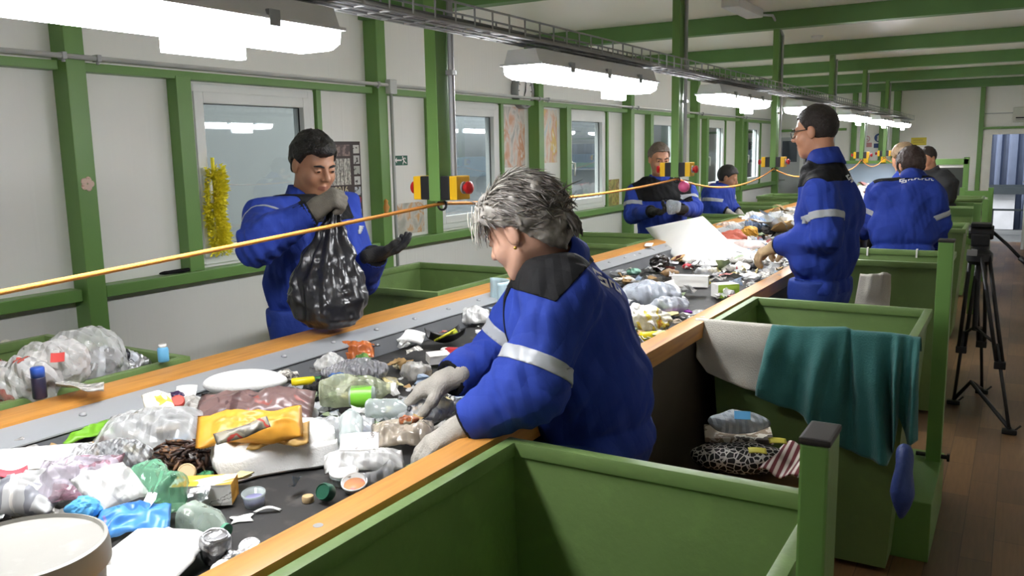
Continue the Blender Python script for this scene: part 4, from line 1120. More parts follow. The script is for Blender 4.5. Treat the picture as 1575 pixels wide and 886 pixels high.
def words(n, x0, w, seed, hgt=.42, y0=.30):
    R_ = random.Random(seed); L_ = []; x = x0
    for k in range(n):
        a = w * R_.uniform(.7, 1.1); L_ += [(x, y0, x + a * .28, y0 + hgt), (x + a * .28, y0 + hgt * (.0 if k % 2 else .72), x + a * .8, y0 + hgt * (.28 if k % 2 else 1))]; x += a
    return L_
def dirpx(a, b, y): return at_y(b[0], b[1], y) - at_y(a[0], a[1], y)
logo(tw, (922, 429), (.80, .60, .12), None, .048, S_BARS + words(3, 1.2, .5, 3, .6, .2))
logo(tg, (1306, 275), Vector(frg[0]) + Vector((0, 0, .25)), None, .042, S_BARS + words(5, 1.2, .5, 4, .6, .2))
logo(tb, (1389, 279), Vector(frb[0]) + Vector((0, 0, -.20)), None, .046, S_BARS + words(8, 1.2, .44, 5))
# ------------------------------------------------------------------ litter kit
RT = Vector((.861, .509, 0)).normalized(); AW = Vector((-.509, .861, 0)).normalized(); UP = Vector((0, 0, 1))
def bp(px, py, h=0.0): return at_z(px, py, ZB + h)
def turn(ang, tilt=0.0, roll=0.0):
    """x axis runs along the ground at ang degrees from picture-right; tilt leans the far side up, roll lifts the x end"""
    a = math.radians(ang); x = RT * math.cos(a) + AW * math.sin(a); y = UP.cross(x)
    M = Matrix((x, y, UP)).transposed()
    return M @ Matrix.Rotation(math.radians(-roll), 3, 'Y') @ Matrix.Rotation(math.radians(tilt), 3, 'X')
def place(mb, M, c):
    for v in mb.bm.verts: v.co = M @ v.co + Vector(c)
    return mb
def shift_up(mb, floor):
    lo = min(v.co.z for v in mb.bm.verts)
    if lo < floor:
        for v in mb.bm.verts: v.co.z += floor - lo
    return mb
def rough(mb, amp, f, seed, flat=None):
    vs = list(mb.bm.verts); P = np.array([v.co[:] for v in vs]); mb.bm.normal_update(); N_ = np.array([v.normal[:] for v in vs])
    q = P * f + seed * 5.3
    d = facet(q, .8, seed) * .75 + vnoise(q * .9) * .35
    for v, n, k in zip(vs, N_, d): v.co += Vector(n) * float(k) * amp
    return mb
def crumple(name, label, cat, px, py, size, m, ang=0, h=0.0, seed=1, amp=.35, f=None, tilt=0, roll=0, group=None, sub=4, smooth=True, zmin=None):
    mb = MB().sphere((0, 0, 0), 1.0, 5 if max(size) > .045 and sub == 4 else sub, size)
    s = min(size); rough(mb, s * amp, f or 1.3 / max(size), seed); rough(mb, s * amp * .5, (f or 1.3 / max(size)) * 2.4, seed + 9)
    place(mb, turn(ang, tilt, roll), (0, 0, 0))
    c = bp(px, py, h + size[2]); place(mb, Matrix.Identity(3), c); shift_up(mb, (ZB + .002) if zmin is None else zmin)
    o = obj(name, mb, m, smooth=smooth, label=label, cat=cat, group=group)
    o.data.set_sharp_from_angle(angle=math.radians(22))
    return o
def packet(name, label, cat, px, py, w, l, t, m, ang=0, h=0.0, tilt=0, roll=0, seed=1, wr=.008, group=None, parent=None, n=26, zmin=None, bend=0.0):
    """a filled or empty pouch with crimped ends"""
    mb = MB()
    def side(s):
        def fn(u, v):
            x = (u - .5) * w; y = (v - .5) * l; b = (1 - (2 * u - 1) ** 4) * (1 - (2 * v - 1) ** 2) ** .6 if 0 < u < 1 and 0 < v < 1 else 0
            k = n1(x * 9 / max(w, .1) * .3 + seed, y * 9 / max(l, .1) * .3, s * .2 + seed) ; r = 1 - abs(n1(x * 45 + seed * 3, y * 45, 4.2)) * 2
            return (x * (1 - .06 * b), y * (1 - .1 * b) + .01 * n1(x * 20, seed), s * t * b * (1 + .5 * k) + wr * r * (.35 + .65 * b) + bend * (x / w) ** 2 * w)
        return fn
    mb.grid(side(.5), n, n); mb.grid(side(-.5), n, n)
    bmesh.ops.remove_doubles(mb.bm, verts=mb.bm.verts, dist=.0004)
    place(mb, turn(ang, tilt, roll), bp(px, py, h)); shift_up(mb, (ZB + .002) if zmin is None else zmin)
    return obj(name, mb, m, parent, smooth=True, label=label, cat=cat, group=group)
def sheet(name, label, cat, px, py, w, l, m, ang=0, h=.01, tilt=0, roll=0, curl=.02, seed=1, thick=.0015, group=None, wr=.004, n=18, cut=0.0, zmin=None):
    mb = MB()
    def fn(u, v):
        x = (u - .5) * w; y = (v - .5) * l
        x *= 1 + cut * n1(v * 3 + seed, 2.0); y *= 1 + cut * n1(u * 3 + seed, 7.0)
        return (x, y, curl * ((2 * u - 1) ** 2 * n1(seed * 1.3, .5) * 1.6 + (2 * v - 1) ** 2 * n1(seed * 2.1, 1.5) * 1.6) + wr * n1(x * 22 + seed, y * 22, seed))
    mb.grid(fn, n, n, thick); place(mb, turn(ang, tilt, roll), bp(px, py, h)); shift_up(mb, (ZB + .001) if zmin is None else zmin)
    return obj(name, mb, m, smooth=True, label=label, cat=cat, group=group)
def bottle(name, label, px, py, L, r, ang, m, cap=None, lab=None, h=0.0, roll=0, crush=.12, seed=1, group=None, neck=.32, axis_up=False):
    c = bp(px, py, h + r); t = thing(name, label, 'bottle', c, group)
    M = turn(ang, 0, roll)
    ax = M @ Vector((1, 0, 0)); c0 = c - ax * L / 2
    pr = [(r * .55, 0), (r * .92, L * .015), (r, L * .05), (r * .97, L * .12), (r, L * .2), (r * .96, L * .3), (r, L * .4), (r * .98, L * .5), (r, L * (1 - neck)), (r * .78, L * (1 - neck * .62)), (r * .45, L * (1 - neck * .3)), (r * .36, L * (1 - neck * .2)), (r * .36, L * .97)]
    mb = MB().lathe(pr, c0, ax, 22, warp=lambda a, hh: 1 + crush * n1(math.cos(a) * 1.3 + seed, math.sin(a) * 1.3, hh * 18) + .03 * math.sin(a * 5 + hh * 60)); shift_up(mb, ZB + .002)
    obj('bottle_body', mb, m, t, smooth=True)
    if cap: obj('bottle_cap', MB().lathe([(r * .42, 0), (r * .44, L * .01), (r * .42, L * .07), (r * .3, L * .075)], c0 + ax * L * .94, ax, 18), cap, t, auto=True)
    if lab: obj('bottle_label', MB().lathe([(r * 1.03, 0), (r * 1.03, L * .2)], c0 + ax * L * .38, ax, 24, cap0=False, cap1=False, warp=lambda a, hh: 1 + crush * n1(math.cos(a) * 1.3 + seed, math.sin(a) * 1.3, (hh + L * .38) * 18)), lab, t, smooth=True)
    return t
def cap(name, label, px, py, r, t_, m, tilt=0, ang=0, h=0.0, group=None):
    mb = MB().lathe([(r * .97, 0), (r, t_ * .1), (r, t_ * .8), (r * .9, t_), (r * .85, t_), (r * .8, t_ * .93), (.0005, t_ * .93)], (0, 0, 0), (0, 0, 1), 40, warp=lambda a, hh: 1 + (.018 if int(a / (2 * PI) * 40 + .5) % 2 else 0) * (hh < t_ * .85))
    place(mb, turn(ang, tilt), bp(px, py, h)); shift_up(mb, ZB + .001)
    return obj(name, mb, m, auto=True, label=label, cat='cap', group=group)
def carton(name, label, px, py, dims, m, ang=0, h=0.0, tilt=0, roll=0, cat='carton', seed=1, dent=.004, mats=None, flap=None):
    """folding box with slightly buckled sides; mats = one material per side x-,x+,y-,y+,z-,z+"""
    mb = MB(); L, w, t_ = dims
    ax = [((0, 1, 2), (L, w, t_)), ]
    def face(o, a, b, mi):
        def fn(u, v):
            p = Vector(o) + Vector(a) * u + Vector(b) * v; n = Vector(a).cross(Vector(b)).normalized()
            e = min(u, 1 - u, v, 1 - v) * 4
            return p + n * dent * min(1, e) * (n1(u * 3 + seed, v * 3, mi * 3.3) - .2)
        mb.grid(fn, 8, 8, 0, mi)
    x, y, z = L / 2, w / 2, t_
    face((-x, -y, 0), (0, 0, z), (0, 2 * y, 0), 0); face((x, -y, 0), (0, 2 * y, 0), (0, 0, z), 1)
    face((-x, -y, 0), (2 * x, 0, 0), (0, 0, z), 2); face((-x, y, 0), (0, 0, z), (2 * x, 0, 0), 3)
    face((-x, -y, 0), (0, 2 * y, 0), (2 * x, 0, 0), 4); face((-x, -y, z), (2 * x, 0, 0), (0, 2 * y, 0), 5)
    bmesh.ops.remove_doubles(mb.bm, verts=mb.bm.verts, dist=.0003)
    M = turn(ang, tilt, roll); c = bp(px, py, h); place(mb, M, c); shift_up(mb, ZB + .001)
    return obj(name, mb, mats or m, label=label, cat=cat)
def tub(name, label, cat, px, py, r, hgt, m, lid=None, fill=None, tilt=0, ang=0, h=0.0, taper=.85):
    c = bp(px, py, h); t = thing(name, label, cat, c); M = turn(ang, tilt)
    mb = MB().lathe([(r * taper, 0), (r * (taper + .02), .002), (r, hgt), (r * 1.06, hgt), (r * 1.06, hgt - .004), (r * 1.0, hgt - .006), (r * .97, hgt - .002), (r * taper * .96, .004), (.0005, .003)], (0, 0, 0), (0, 0, 1), 32)
    place(mb, M, c); shift_up(mb, ZB + .001); obj('tub_wall', mb, m, t, smooth=True)
    if fill:
        mb = MB().lathe([(r * taper * .94, .006), (r * (taper + (1 - taper) * .6) * .96, hgt * .6), (.0005, hgt * .62)], (0, 0, 0), (0, 0, 1), 24); place(mb, M, c); obj('contents', mb, fill, t, smooth=True)
    if lid:
        mb = MB().lathe([(r * 1.05, hgt), (r * 1.08, hgt + .002), (r * 1.08, hgt + .006), (r * .96, hgt + .008), (r * .90, hgt + .004), (.0005, hgt + .004)], (0, 0, 0), (0, 0, 1), 32); place(mb, M, c); obj('lid', mb, lid, t, smooth=True)
    return t

WHITE = mat('white_plastic', '#eceae6', rough=.45, var=.03)
FOAM = mat('white_foam', '#efeeea', rough=.7, var=.03, bump=.2, bscale=180)
PAPER = mat('white_paper', '#eae8e2', rough=.8, var=.04)
BEIGE = mat('beige_cap', '#c9ae82', rough=.5, var=.05)
CLEAR = film('clear_film', '#eef0f1', .20, rough=.1)
CLEAR2 = film('clear_film_thick', '#eef0f1', .30, rough=.12, bscale=26)
MILKY = film('milky_film', '#e9e9e6', .62, rough=.2, bscale=24)
GREYF = film('grey_film', '#d2cfc8', .48, rough=.13, bscale=26)
TANF = film('tan_film', '#c4b7a4', .5, rough=.14, bscale=26)
LILAC = film('lilac_film', '#d3c9d6', .42, rough=.1, print_col='#b98d9c')
CLRED = film('clear_film_red_print', '#dcdcda', .5, print_col='#c8584c')
PET = film('clear_bottle', '#dfe9e6', .34, rough=.08, bump=.3)
PETG = film('green_bottle', '#8fd0aa', .24, rough=.1, bump=.5)
PETP = film('pale_green_bottle', '#cfe0d2', .26, rough=.08, bump=.3)
SILV = mat('silver_foil', '#c9c9cb', rough=.28, metal=.8, var=.1, bump=.8, bscale=40)
KRAFT = mat('brown_paper', '#a98a5c', rough=.8, var=.12)
BLKF = film('black_film', '#26272a', .9, rough=.25, bscale=20)
BLKT = mat('black_rag', '#1c1b1a', rough=.6, var=.2, bump=.6)
GREENB = mat('bright_green_pack', '#76b02f', rough=.4, var=.08)
BLUEP = ramp_mat('blue_printed_pack', [(0, '#2f6fc0'), (.42, '#4f93d8'), (.55, '#8e86c4'), (.62, '#a96a4a'), (.68, '#5f8f4d'), (.74, '#3f86d6')], scale=7, rough=.35, dist=.8)
LBLUE = mat('light_blue_pack', '#5fb0e6', rough=.4, var=.12)
ORANGE = mat('orange_pouch', '#d99a35', rough=.4, var=.12, vscale=10)
ORAF = film('orange_film', '#e07a3a', .62)
YEL = mat('yellow_plastic_item', '#edd51c', rough=.4, var=.05)
REDW = ramp_mat('red_wrapper', [(0, '#b8323c'), (.5, '#d4474b'), (.56, '#e9dcd8'), (.62, '#c03a3f')], scale=16, rough=.35)
CRISP = ramp_mat('red_brown_crisp_bag', [(0, '#5b4443'), (.40, '#7d6461'), (.55, '#9c5a52'), (.60, '#b8564c'), (.625, '#e3d5cd'), (.66, '#a85a4e'), (.72, '#7d625f')], scale=5.5, rough=.28, dist=1.5)
YELW = ramp_mat('yellow_white_wrapper', [(0, '#e6e2cf'), (.46, '#efe9dc'), (.53, '#e3cf5a'), (.6, '#c98a3c'), (.66, '#f1efe8')], scale=13, rough=.35, dist=1)
BROWNH = ramp_mat('brown_tangle', [(0, '#2a1d17'), (.45, '#4a3226'), (.55, '#7a5637'), (.62, '#3a2a20'), (.7, '#8a6a4a')], scale=30, rough=.5)
PRINTW = ramp_mat('white_printed_card', [(0, '#e8e6e0'), (.60, '#f0eee9'), (.645, '#8a8580'), (.67, '#efede8')], scale=34, rough=.6)
NEWS = ramp_mat('newsprint', [(0, '#8d8a84'), (.48, '#c9c5bc'), (.55, '#e2dfd7')], scale=60, rough=.8, stretch=(1, 3, 1))
YCART = ramp_mat('yellow_white_carton', [(0, '#e9a93a'), (.42, '#efb548'), (.47, '#f1ede6'), (.58, '#e8e2da'), (.62, '#6d6aa8'), (.66, '#efe9df')], scale=9, rough=.4, dist=.6)
GRNW = ramp_mat('green_white_label', [(0, '#7cc838'), (.60, '#8bd447'), (.64, '#f0f2ea')], scale=5, rough=.35)
PINK = mat('pink_plastic', '#d65a8c', rough=.4)
PURPLE = mat('purple_plastic', '#a24bb5', rough=.4)

# ------------------------------------------------------------------ near part of the belt
# white tub with a flat grey-white lid in the bottom left corner
c = at_z(30, 842, .965); t = thing('plastic_bucket', 'big white round plastic bucket with a scuffed lid in the bottom left corner', 'bucket', (c.x, c.y, ZB))
BUCK = mat('scuffed_bucket_plastic', '#aeaca5', rough=.4, var=.06, blotch='#c6c4be', bamt=.7, bsc=16)
obj('bucket_wall', MB().lathe([(.098, ZB + .002), (.102, .80), (.108, .955), (.104, .955), (.098, .81), (.0005, .80)], (c.x, c.y, 0), (0, 0, 1), 48), BUCK, t, smooth=True)
obj('lid', MB().lathe([(.109, .930), (.1155, .931), (.1155, .950), (.113, .966), (.108, .968), (.1065, .962), (.080, .961), (.0005, .9605)], (c.x, c.y, 0), (0, 0, 1), 56), BUCK, t, auto=True)
# white foam meal box lying open
t = thing('foam_meal_box', 'white foam meal box lying open beside the round bucket', 'box', bp(235, 850))
def tray_half(fn): return MB().grid(fn, 20, 20, .003)
M = turn(-8, 0, 0); c = bp(240, 850, .03)
def lidf(u, v):
    x = (u - .5) * .16; y = (v - .5) * .13; e = max(abs(2 * u - 1), abs(2 * v - 1)); rr = math.hypot(2 * u - 1, 2 * v - 1)
    sc_ = 1 if rr < 1.15 else 1.15 / rr
    return (x * sc_, y * sc_, .022 * (1 - min(1, max(0, (e - .72) / .22))) + .003 * (abs(x) < .006))
mb = tray_half(lidf); place(mb, M, c); shift_up(mb, ZB + .03); obj('box_lid', mb, FOAM, t, smooth=True)
mb = tray_half(lidf); place(mb, turn(-20, 12, 6), bp(222, 880, .02)); shift_up(mb, ZB + .002); obj('box_base', mb, FOAM, t, smooth=True)
packet('blue_packet', 'blue printed food packet with a picture, beside the round bucket', 'packet', 205, 800, .13, .085, .025, BLUEP, 18, .06, 18, 0, 3)
crumple('light_blue_packet', 'crumpled light blue packet behind the round bucket', 'packet', 128, 782, (.035, .02, .02), LBLUE, 0, .06, 4, .5)
packet('film_bag', 'large clear lilac tinted film bag left of the green bottle', 'bag', 118, 738, .16, .13, .06, LILAC, 10, .08, 22, 0, 5, .010)
packet('film_bag', 'milky white film pouch with a small orange mark, below the lilac bag', 'bag', 172, 752, .11, .12, .05, MILKY, 50, .085, 20, 0, 8, .008)
crumple('foil_film', 'shiny silver foil film crumpled in front of the big clear bag', 'film', 175, 700, (.085, .05, .03), film('shiny_film', '#dfe1e3', .5, rough=.08, bscale=60, bump=1.0), 12, .04, 6, .5)
bottle('crushed_bottle', 'crushed green tinted plastic bottle left of the yellow carton', 238, 742, .17, .036, 140, PETG, None, None, .035, 4, .42, 3)
packet('crumpled_wrap', 'crumpled white and silver wrap at the left edge behind the bucket', 'wrap', 35, 762, .16, .12, .07, ramp_mat('white_silver_wrap', [(0, '#8f9096'), (.42, '#c9c9c8'), (.55, '#ece9e2'), (.7, '#d8d2c4')], scale=9, rough=.35, dist=1), 0, .06, 20, 0, 11, .012)
carton('paper_box', 'flattened white cardboard box with a red mark at the left edge of the belt', 60, 722, (.20, .11, .03), PRINTW, 12, .05, 8, 0, 'box', 2, .004, [PRINTW, PRINTW, PRINTW, PRINTW, PAPER, PAPER])
sheet('red_card', 'small red and pink card on the white flattened box', 'card', 22, 731, .05, .025, mat('red_card', '#d6535f', rough=.5), 30, .09, 15, 0, .006, 3, zmin=ZB)
sheet('card_flap', 'brown and white torn card flap beside the green packet', 'card', 108, 702, .10, .05, KRAFT, 5, .06, 35, 0, .02, 5, .0015, None, .004, 14, .3)
crumple('film_bag', 'small grey film bag at the left edge beside the steel side sheet', 'bag', 22, 697, (.055, .04, .028), GREYF, 10, .01, 12, .5)
sheet('silver_strip', 'long crumpled silver strip left of the bright green packet', 'strip', 75, 686, .13, .02, SILV, 8, .03, 0, 0, .02, 6, .001, None, .006, 24)
packet('green_packet', 'bright green shiny packet beside the steel side sheet', 'packet', 138, 664, .115, .075, .02, GREENB, 22, .05, 15, 0, 13, .006)
packet('film_bag', 'big clear film bag left of the white foam block', 'bag', 232, 664, .25, .15, .085, film('clear_bag_a', '#e6e7e6', .30, rough=.12, bscale=22), 4, .055, 12, 0, 14, .010)
packet('yellow_wrapper', 'small yellow and white wrapper on top of the big clear bag', 'wrapper', 243, 618, .07, .06, .03, YELW, 30, .11, 25, 0, 15, .006)
crumple('purple_scrap', 'dark purple film scrap beside the yellow wrapper near the side sheet', 'scrap', 268, 610, (.025, .02, .012), mat('purple_film', '#3b2a4a', rough=.3, bump=.5), 0, .08, 16, .5)
cap('screw_stopper', 'small red and white cap right of the yellow wrapper', 274, 620, .017, .014, mat('red_cap', '#c9473a', rough=.4), 40, 20, .10)
sheet('paper_scrap', 'white square of paper leaning against the side sheet', 'paper', 285, 603, .055, .05, PAPER, 8, .10, 30, 0, .01, 9, zmin=ZB)
crumple('grey_wrap', 'grey crumpled wrap left of the crisp bag', 'wrap', 300, 625, (.05, .035, .025), GREYF, 0, .05, 17, .5)
crumple('foam_dish', 'smooth white oval foam dish behind the crisp bag', 'dish', 378, 588, (.118, .062, .034), FOAM, 6, .055, 3, .10, 4)
packet('crisp_bag', 'shiny red brown crisp bag with white lettering behind the orange pouch', 'bag', 392, 632, .30, .15, .075, CRISP, 4, .075, 28, 0, 19, .010)
packet('orange_pouch', 'orange yellow food pouch with a grey strip on top of the pile', 'pouch', 385, 655, .235, .10, .05, ORANGE, 14, .11, 30, 0, 21, .007)
packet('tan_pouch', 'tan paper pouch sticking out below the orange pouch', 'pouch', 425, 668, .15, .08, .03, mat('tan_pouch_paper', '#b58f4c', rough=.55, var=.1), 10, .085, 22, 0, 23, .006)
packet('chocolate_wrapper', 'long grey wrapper strip with red letters lying across the orange pouch', 'wrapper', 372, 660, .115, .030, .012, ramp_mat('grey_red_wrapper', [(0, '#6f6a5e'), (.50, '#8d8674'), (.56, '#b2453a'), (.62, '#9a9481'), (.7, '#5e6b70')], scale=15, rough=.35), 28, .155, 38, 8, 25, .003)
# white polystyrene block, broken edges
a = bp(338, 742); b_ = bp(524, 706); L = (b_ - a).length; ang = math.degrees(math.atan2((b_ - a).dot(AW), (b_ - a).dot(RT)))
mb = MB().box((0, 0, 0), (L, .105, .090), .012, seg=3)
bmesh.ops.subdivide_edges(mb.bm, edges=list(mb.bm.edges), cuts=7, use_grid_fill=True)
for v in mb.bm.verts:
    k = n1(v.co.x * 22, v.co.y * 14, v.co.z * 14); top = v.co.z > .06
    v.co.y -= .038 * (1 - v.co.z / .09) * (1 if v.co.y < .05 else 0); v.co.z += .010 * k * (1 if top else .2) - .022 * max(0, (v.co.x - L * .55) / L) * (2 if top else 0) ; v.co.y += .010 * n1(v.co.x * 25, 5, v.co.z * 20); v.co.x += .012 * n1(3, v.co.y * 25, v.co.z * 25)
    if top and v.co.x < .05: v.co.z += .012 * math.sin(v.co.x * 120)
place(mb, turn(ang), a); shift_up(mb, ZB + .002)
obj('foam_block', mb, FOAM, smooth=True, label='long broken white foam packaging block in the middle of the near belt', cat='foam block')
# dark tangle
mb = MB(); R_ = random.Random(9); c = bp(285, 712, .02)
for i in range(120):
    p = c + RT * R_.uniform(-.055, .055) + AW * R_.uniform(-.04, .05) + UP * R_.uniform(0, .045); d = Vector((R_.uniform(-1, 1), R_.uniform(-1, 1), R_.uniform(-.3, .3))).normalized(); pts = []
    for k in range(5): pts.append(p); p = p + d * .012; d = (d + Vector((R_.uniform(-.6, .6), R_.uniform(-.6, .6), R_.uniform(-.4, .4)))).normalized()
    mb.tube(pts, [.002, .0045, .005, .004, .001], 5)
shift_up(mb, ZB + .002)
obj('brown_tangle', mb, BROWNH, smooth=True, label='dark brown tangle of peelings left of the foam block', cat='waste', kind='stuff')
cap('jar_lid', 'round beige jar lid standing on edge by the brown tangle', 288, 728, .020, .012, BEIGE, 55, 10, .035)
crumple('green_film_scrap', 'green film scrap beside the beige jar lid', 'scrap', 315, 735, (.02, .014, .010), mat('green_film_scrap', '#4f9a6c', rough=.3, bump=.5), 0, .0, 27, .5)
YP = mat('yellow_card', '#e6a93a', rough=.45, var=.05)
carton('drink_carton', 'yellow and white drink carton lying beside the green bottle', 316, 770, (.125, .062, .045), YCART, 5, .008, 0, 0, 'carton', 5, .004, [PRINTW, YP, PRINTW, YP, YCART, YCART])
tub('small_tub', 'small clear tub with lilac contents right of the yellow carton', 'tub', 392, 778, .0235, .028, PET, None, mat('lilac_paste', '#8f8bb5', rough=.5, var=.08), 8, 0, 0, .9)
sheet('paper_scrap', 'white torn paper below the small lilac tub', 'paper', 372, 795, .045, .04, PAPER, 20, .006, 0, 0, .008, 31, .001, None, .003, 12, .35)
sheet('paper_strip', 'white paper strip pointing right below the small lilac tub', 'paper', 412, 784, .050, .012, PAPER, 14, .006, 0, 0, .006, 33, .001, None, .002, 12, .2)
bottle('plastic_bottle', 'clear pale green plastic bottle below the yellow carton, neck to the right', 318, 806, .105, .033, -28, PETP, mat('green_neck', '#5c9f80', rough=.25, var=.05), None, 0, -4, .12, 7, None, .45)
sheet('grey_film_scrap', 'grey film scrap left of the pale green bottle', 'scrap', 272, 790, .06, .035, GREYF, 10, .015, 10, 0, .02, 35, .001, None, .008)
c = bp(333, 864); t = thing('metal_can', 'crushed silver can standing in the near corner beside the wooden board', 'can', c)
mb = MB().lathe([(.020, 0), (.026, .006), (.027, .03), (.026, .045), (.022, .052), (.0205, .050), (.019, .047), (.0005, .047)], c, (.15, -.1, 1), 28, warp=lambda a, hh: 1 + .10 * n1(math.cos(a) * 2, math.sin(a) * 2, hh * 50)); shift_up(mb, ZB + .001); obj('can_wall', mb, SILV, t, smooth=True)
mb = MB().tube([c + Vector((.021 * math.cos(a) + .008, .021 * math.sin(a) - .005, .053)) for a in np.linspace(0, 2 * PI, 25)[:-1]], .0022, 6, closed=True); obj('can_rim', mb, SILV, t, smooth=True)
crumple('silver_foil', 'silver foil scrap between the can and the wooden board', 'foil', 362, 860, (.022, .016, .012), SILV, 30, 0, 36, .5)
cap('jar_lid', 'flat silver jar lid against the wooden board beside the can', 385, 848, .020, .010, SILV, 25, 0, .004)
crumple('paper_ball', 'white crumpled paper under the silver can', 'paper', 345, 878, (.025, .018, .012), PAPER, 0, 0, 37, .5)
cap('screw_stopper', 'beige bottle cap standing alone on the bare belt', 474, 772, .0125, .013, BEIGE)
cap('screw_stopper', 'dark green bottle cap against the wooden board', 506, 767, .0185, .024, mat('dark_green_cap', '#1f5a43', rough=.4), 62, -25, .004)
tub('clear_tub', 'clear white round tub with lid right of the foam block', 'tub', 530, 742, .030, .022, PET, WHITE, None, 4, 0, .004)
tub('yoghurt_tub', 'white tub with orange pink leftovers against the wooden board', 'tub', 546, 752, .027, .018, WHITE, None, mat('orange_leftover', '#e09a6a', rough=.4, blotch='#d9707a', bamt=1.0, bsc=40), 20, 0, .006)
sheet('film_scrap', 'crumpled clear film scrap right of the orange leftovers tub', 'scrap', 580, 734, .07, .045, CLEAR2, 40, .02, 12, 0, .03, 41, .001, None, .010)
packet('film_bag', 'clear film bag lying over the right end of the foam block', 'bag', 560, 712, .18, .09, .045, MILKY, 12, .025, 10, 0, 43, .008)
packet('film_bag', 'grey clear film bag above the foam block', 'bag', 525, 665, .16, .11, .06, CLEAR2, 6, .045, 18, 0, 45, .009)
sheet('white_label', 'white printed label sheet on the clear bags above the foam block', 'label', 553, 682, .085, .055, PRINTW, 6, .095, 25, 0, .012, 47, zmin=ZB)
bottle('plastic_bottle', 'clear plastic bottle neck sticking up behind the white label sheet', 540, 655, .11, .028, 100, PET, None, None, .05, 25, .15, 9)
packet('film_bag', 'tan grey film bag beside the woman\'s near glove', 'bag', 620, 668, .155, .11, .055, TANF, 8, .04, 15, 0, 49, .009)
crumple('orange_scrap', 'small orange brown printed scrap on the tan film bag', 'scrap', 628, 645, (.024, .014, .010), ramp_mat('orange_brown_print', [(0, '#8a4a2a'), (.5, '#c0703f'), (.56, '#d9c7b0')], scale=30, rough=.4), 10, .085, 51, .5)
c = bp(558, 625, .045); t = thing('green_jar', 'clear jar with bright green and white label in front of the clear bottle', 'jar', c)
ax = turn(4) @ Vector((1, 0, 0)); o = c - ax * .035 + UP * .028
obj('jar_wall', MB().lathe([(.024, 0), (.028, .004), (.029, .066), (.024, .072)], o, ax, 26), PET, t, smooth=True)
obj('jar_label', MB().lathe([(.0298, .006), (.0298, .062)], o, ax, 26, cap0=False, cap1=False), GRNW, t, smooth=True)
bottle('plastic_bottle', 'large clear flattened bottle with green tint right of the crisp bag', 548, 600, .20, .04, 8, film('bottle_olive', '#d3dab8', .32, rough=.1), None, None, .045, 0, .30, 11)
crumple('film_bag', 'shiny clear crumpled bag behind the large clear bottle', 'bag', 545, 570, (.10, .045, .035), film('shiny_film_b', '#d6d6da', .5, rough=.1, bscale=60, bump=1.0), 4, .035, 53, .45)
crumple('film_bag', 'pale clear bag left of the orange film', 'bag', 508, 560, (.05, .035, .035), MILKY, 30, .03, 54, .4)
packet('orange_film', 'orange plastic film bag beside the steel side sheet', 'film', 545, 541, .14, .09, .05, ORAF, 8, .04, 20, 0, 55, .010)
crumple('green_leaves', 'small green vegetable leaves in front of the orange film', 'vegetable', 558, 552, (.028, .02, .016), ramp_mat('leaf_greens', [(0, '#3f6b22'), (.5, '#6f9a3a'), (.6, '#cfd6b0')], scale=30, rough=.5), 10, .05, 57, .6)
crumple('white_crumbs', 'white crumpled wrap with crumbs left of the yellow tube', 'wrap', 440, 578, (.04, .03, .02), ramp_mat('crumb_mix', [(0, '#3a3733'), (.38, '#8a857c'), (.48, '#d6d2c8'), (.6, '#efece6')], scale=45, rough=.6), 0, .03, 58, .6)
mb = MB().lathe([(.008, 0), (.012, .003), (.012, .065), (.007, .070)], (0, 0, 0), (1, 0, 0), 16); place(mb, turn(18), bp(448, 588, .065)); t = thing('yellow_tube', 'yellow plastic tube with green cap behind the crisp bag', 'tube', bp(448, 588, .06)); obj('tube_body', mb, YEL, t, smooth=True)
mb = MB().lathe([(.010, .068), (.010, .086), (.008, .088)], (0, 0, 0), (1, 0, 0), 14); place(mb, turn(18), bp(448, 588, .065)); obj('tube_cap', mb, mat('green_tube_cap', '#3f7d4a', rough=.4), t, smooth=True)
crumple('black_rag', 'small black rag right of the yellow tube', 'rag', 492, 595, (.035, .025, .025), BLKT, 40, .03, 59, .6)
crumple('black_rag', 'black strip of rag by the side sheet behind the foam dish', 'rag', 412, 560, (.045, .012, .010), BLKT, 4, .035, 60, .5)
sheet('brown_paper', 'brown paper strip along the side sheet right of the foam dish', 'paper', 465, 560, .16, .035, KRAFT, 6, .035, 20, 0, .02, 61, .0015, None, .008, 20, .2)
crumple('blue_scrap', 'small blue film scrap beside the large clear bottle', 'scrap', 520, 580, (.03, .018, .012), film('blue_scrap_film', '#5d83c4', .7), 0, .05, 62, .5)
# white foam tray with curved edge
sheet('foam_tray', 'white foam tray slab against the side sheet behind the orange film', 'tray', 626, 518, .125, .075, FOAM, -6, .04, 16, 0, .03, 63, .012, None, .002, 16)
sheet('black_tray', 'black shallow plastic tray with yellow stalks right of the foam tray', 'tray', 685, 527, .14, .07, BLACK, 24, .012, 0, 0, .03, 64, .003, None, .002)
t = thing('stalks', 'yellow green plant stalks across the black tray', 'vegetable', bp(692, 515, .03))
for k in range(5):
    a = bp(668 + k * 2, 524 - k, .03 + .004 * k); obj('stalk', MB().tube([a, a + turn(26 + k * 4) @ Vector((.045, 0, .012)), a + turn(30 + k * 4) @ Vector((.10, .006 * k, .016))], [.004, .0045, .002], 7), mat('stalk_%d' % (k % 2), ['#cfc832', '#9aae2e'][k % 2], rough=.5), t, smooth=True)
packet('white_bag', 'white plastic bag on the belt in front of the pale blue container', 'bag', 730, 488, .13, .10, .075, MILKY, 6, .035, 20, 0, 65, .009)
packet('red_wrapper', 'red and pink snack wrapper beside the woman\'s far sleeve', 'wrapper', 716, 541, .13, .07, .03, REDW, 24, .03, 15, 0, 66, .006)
carton('white_carton', 'small white carton behind the woman\'s far cuff', 674, 556, (.075, .05, .03), PAPER, 22, .015, 8, 0, 'carton', 8, .003)
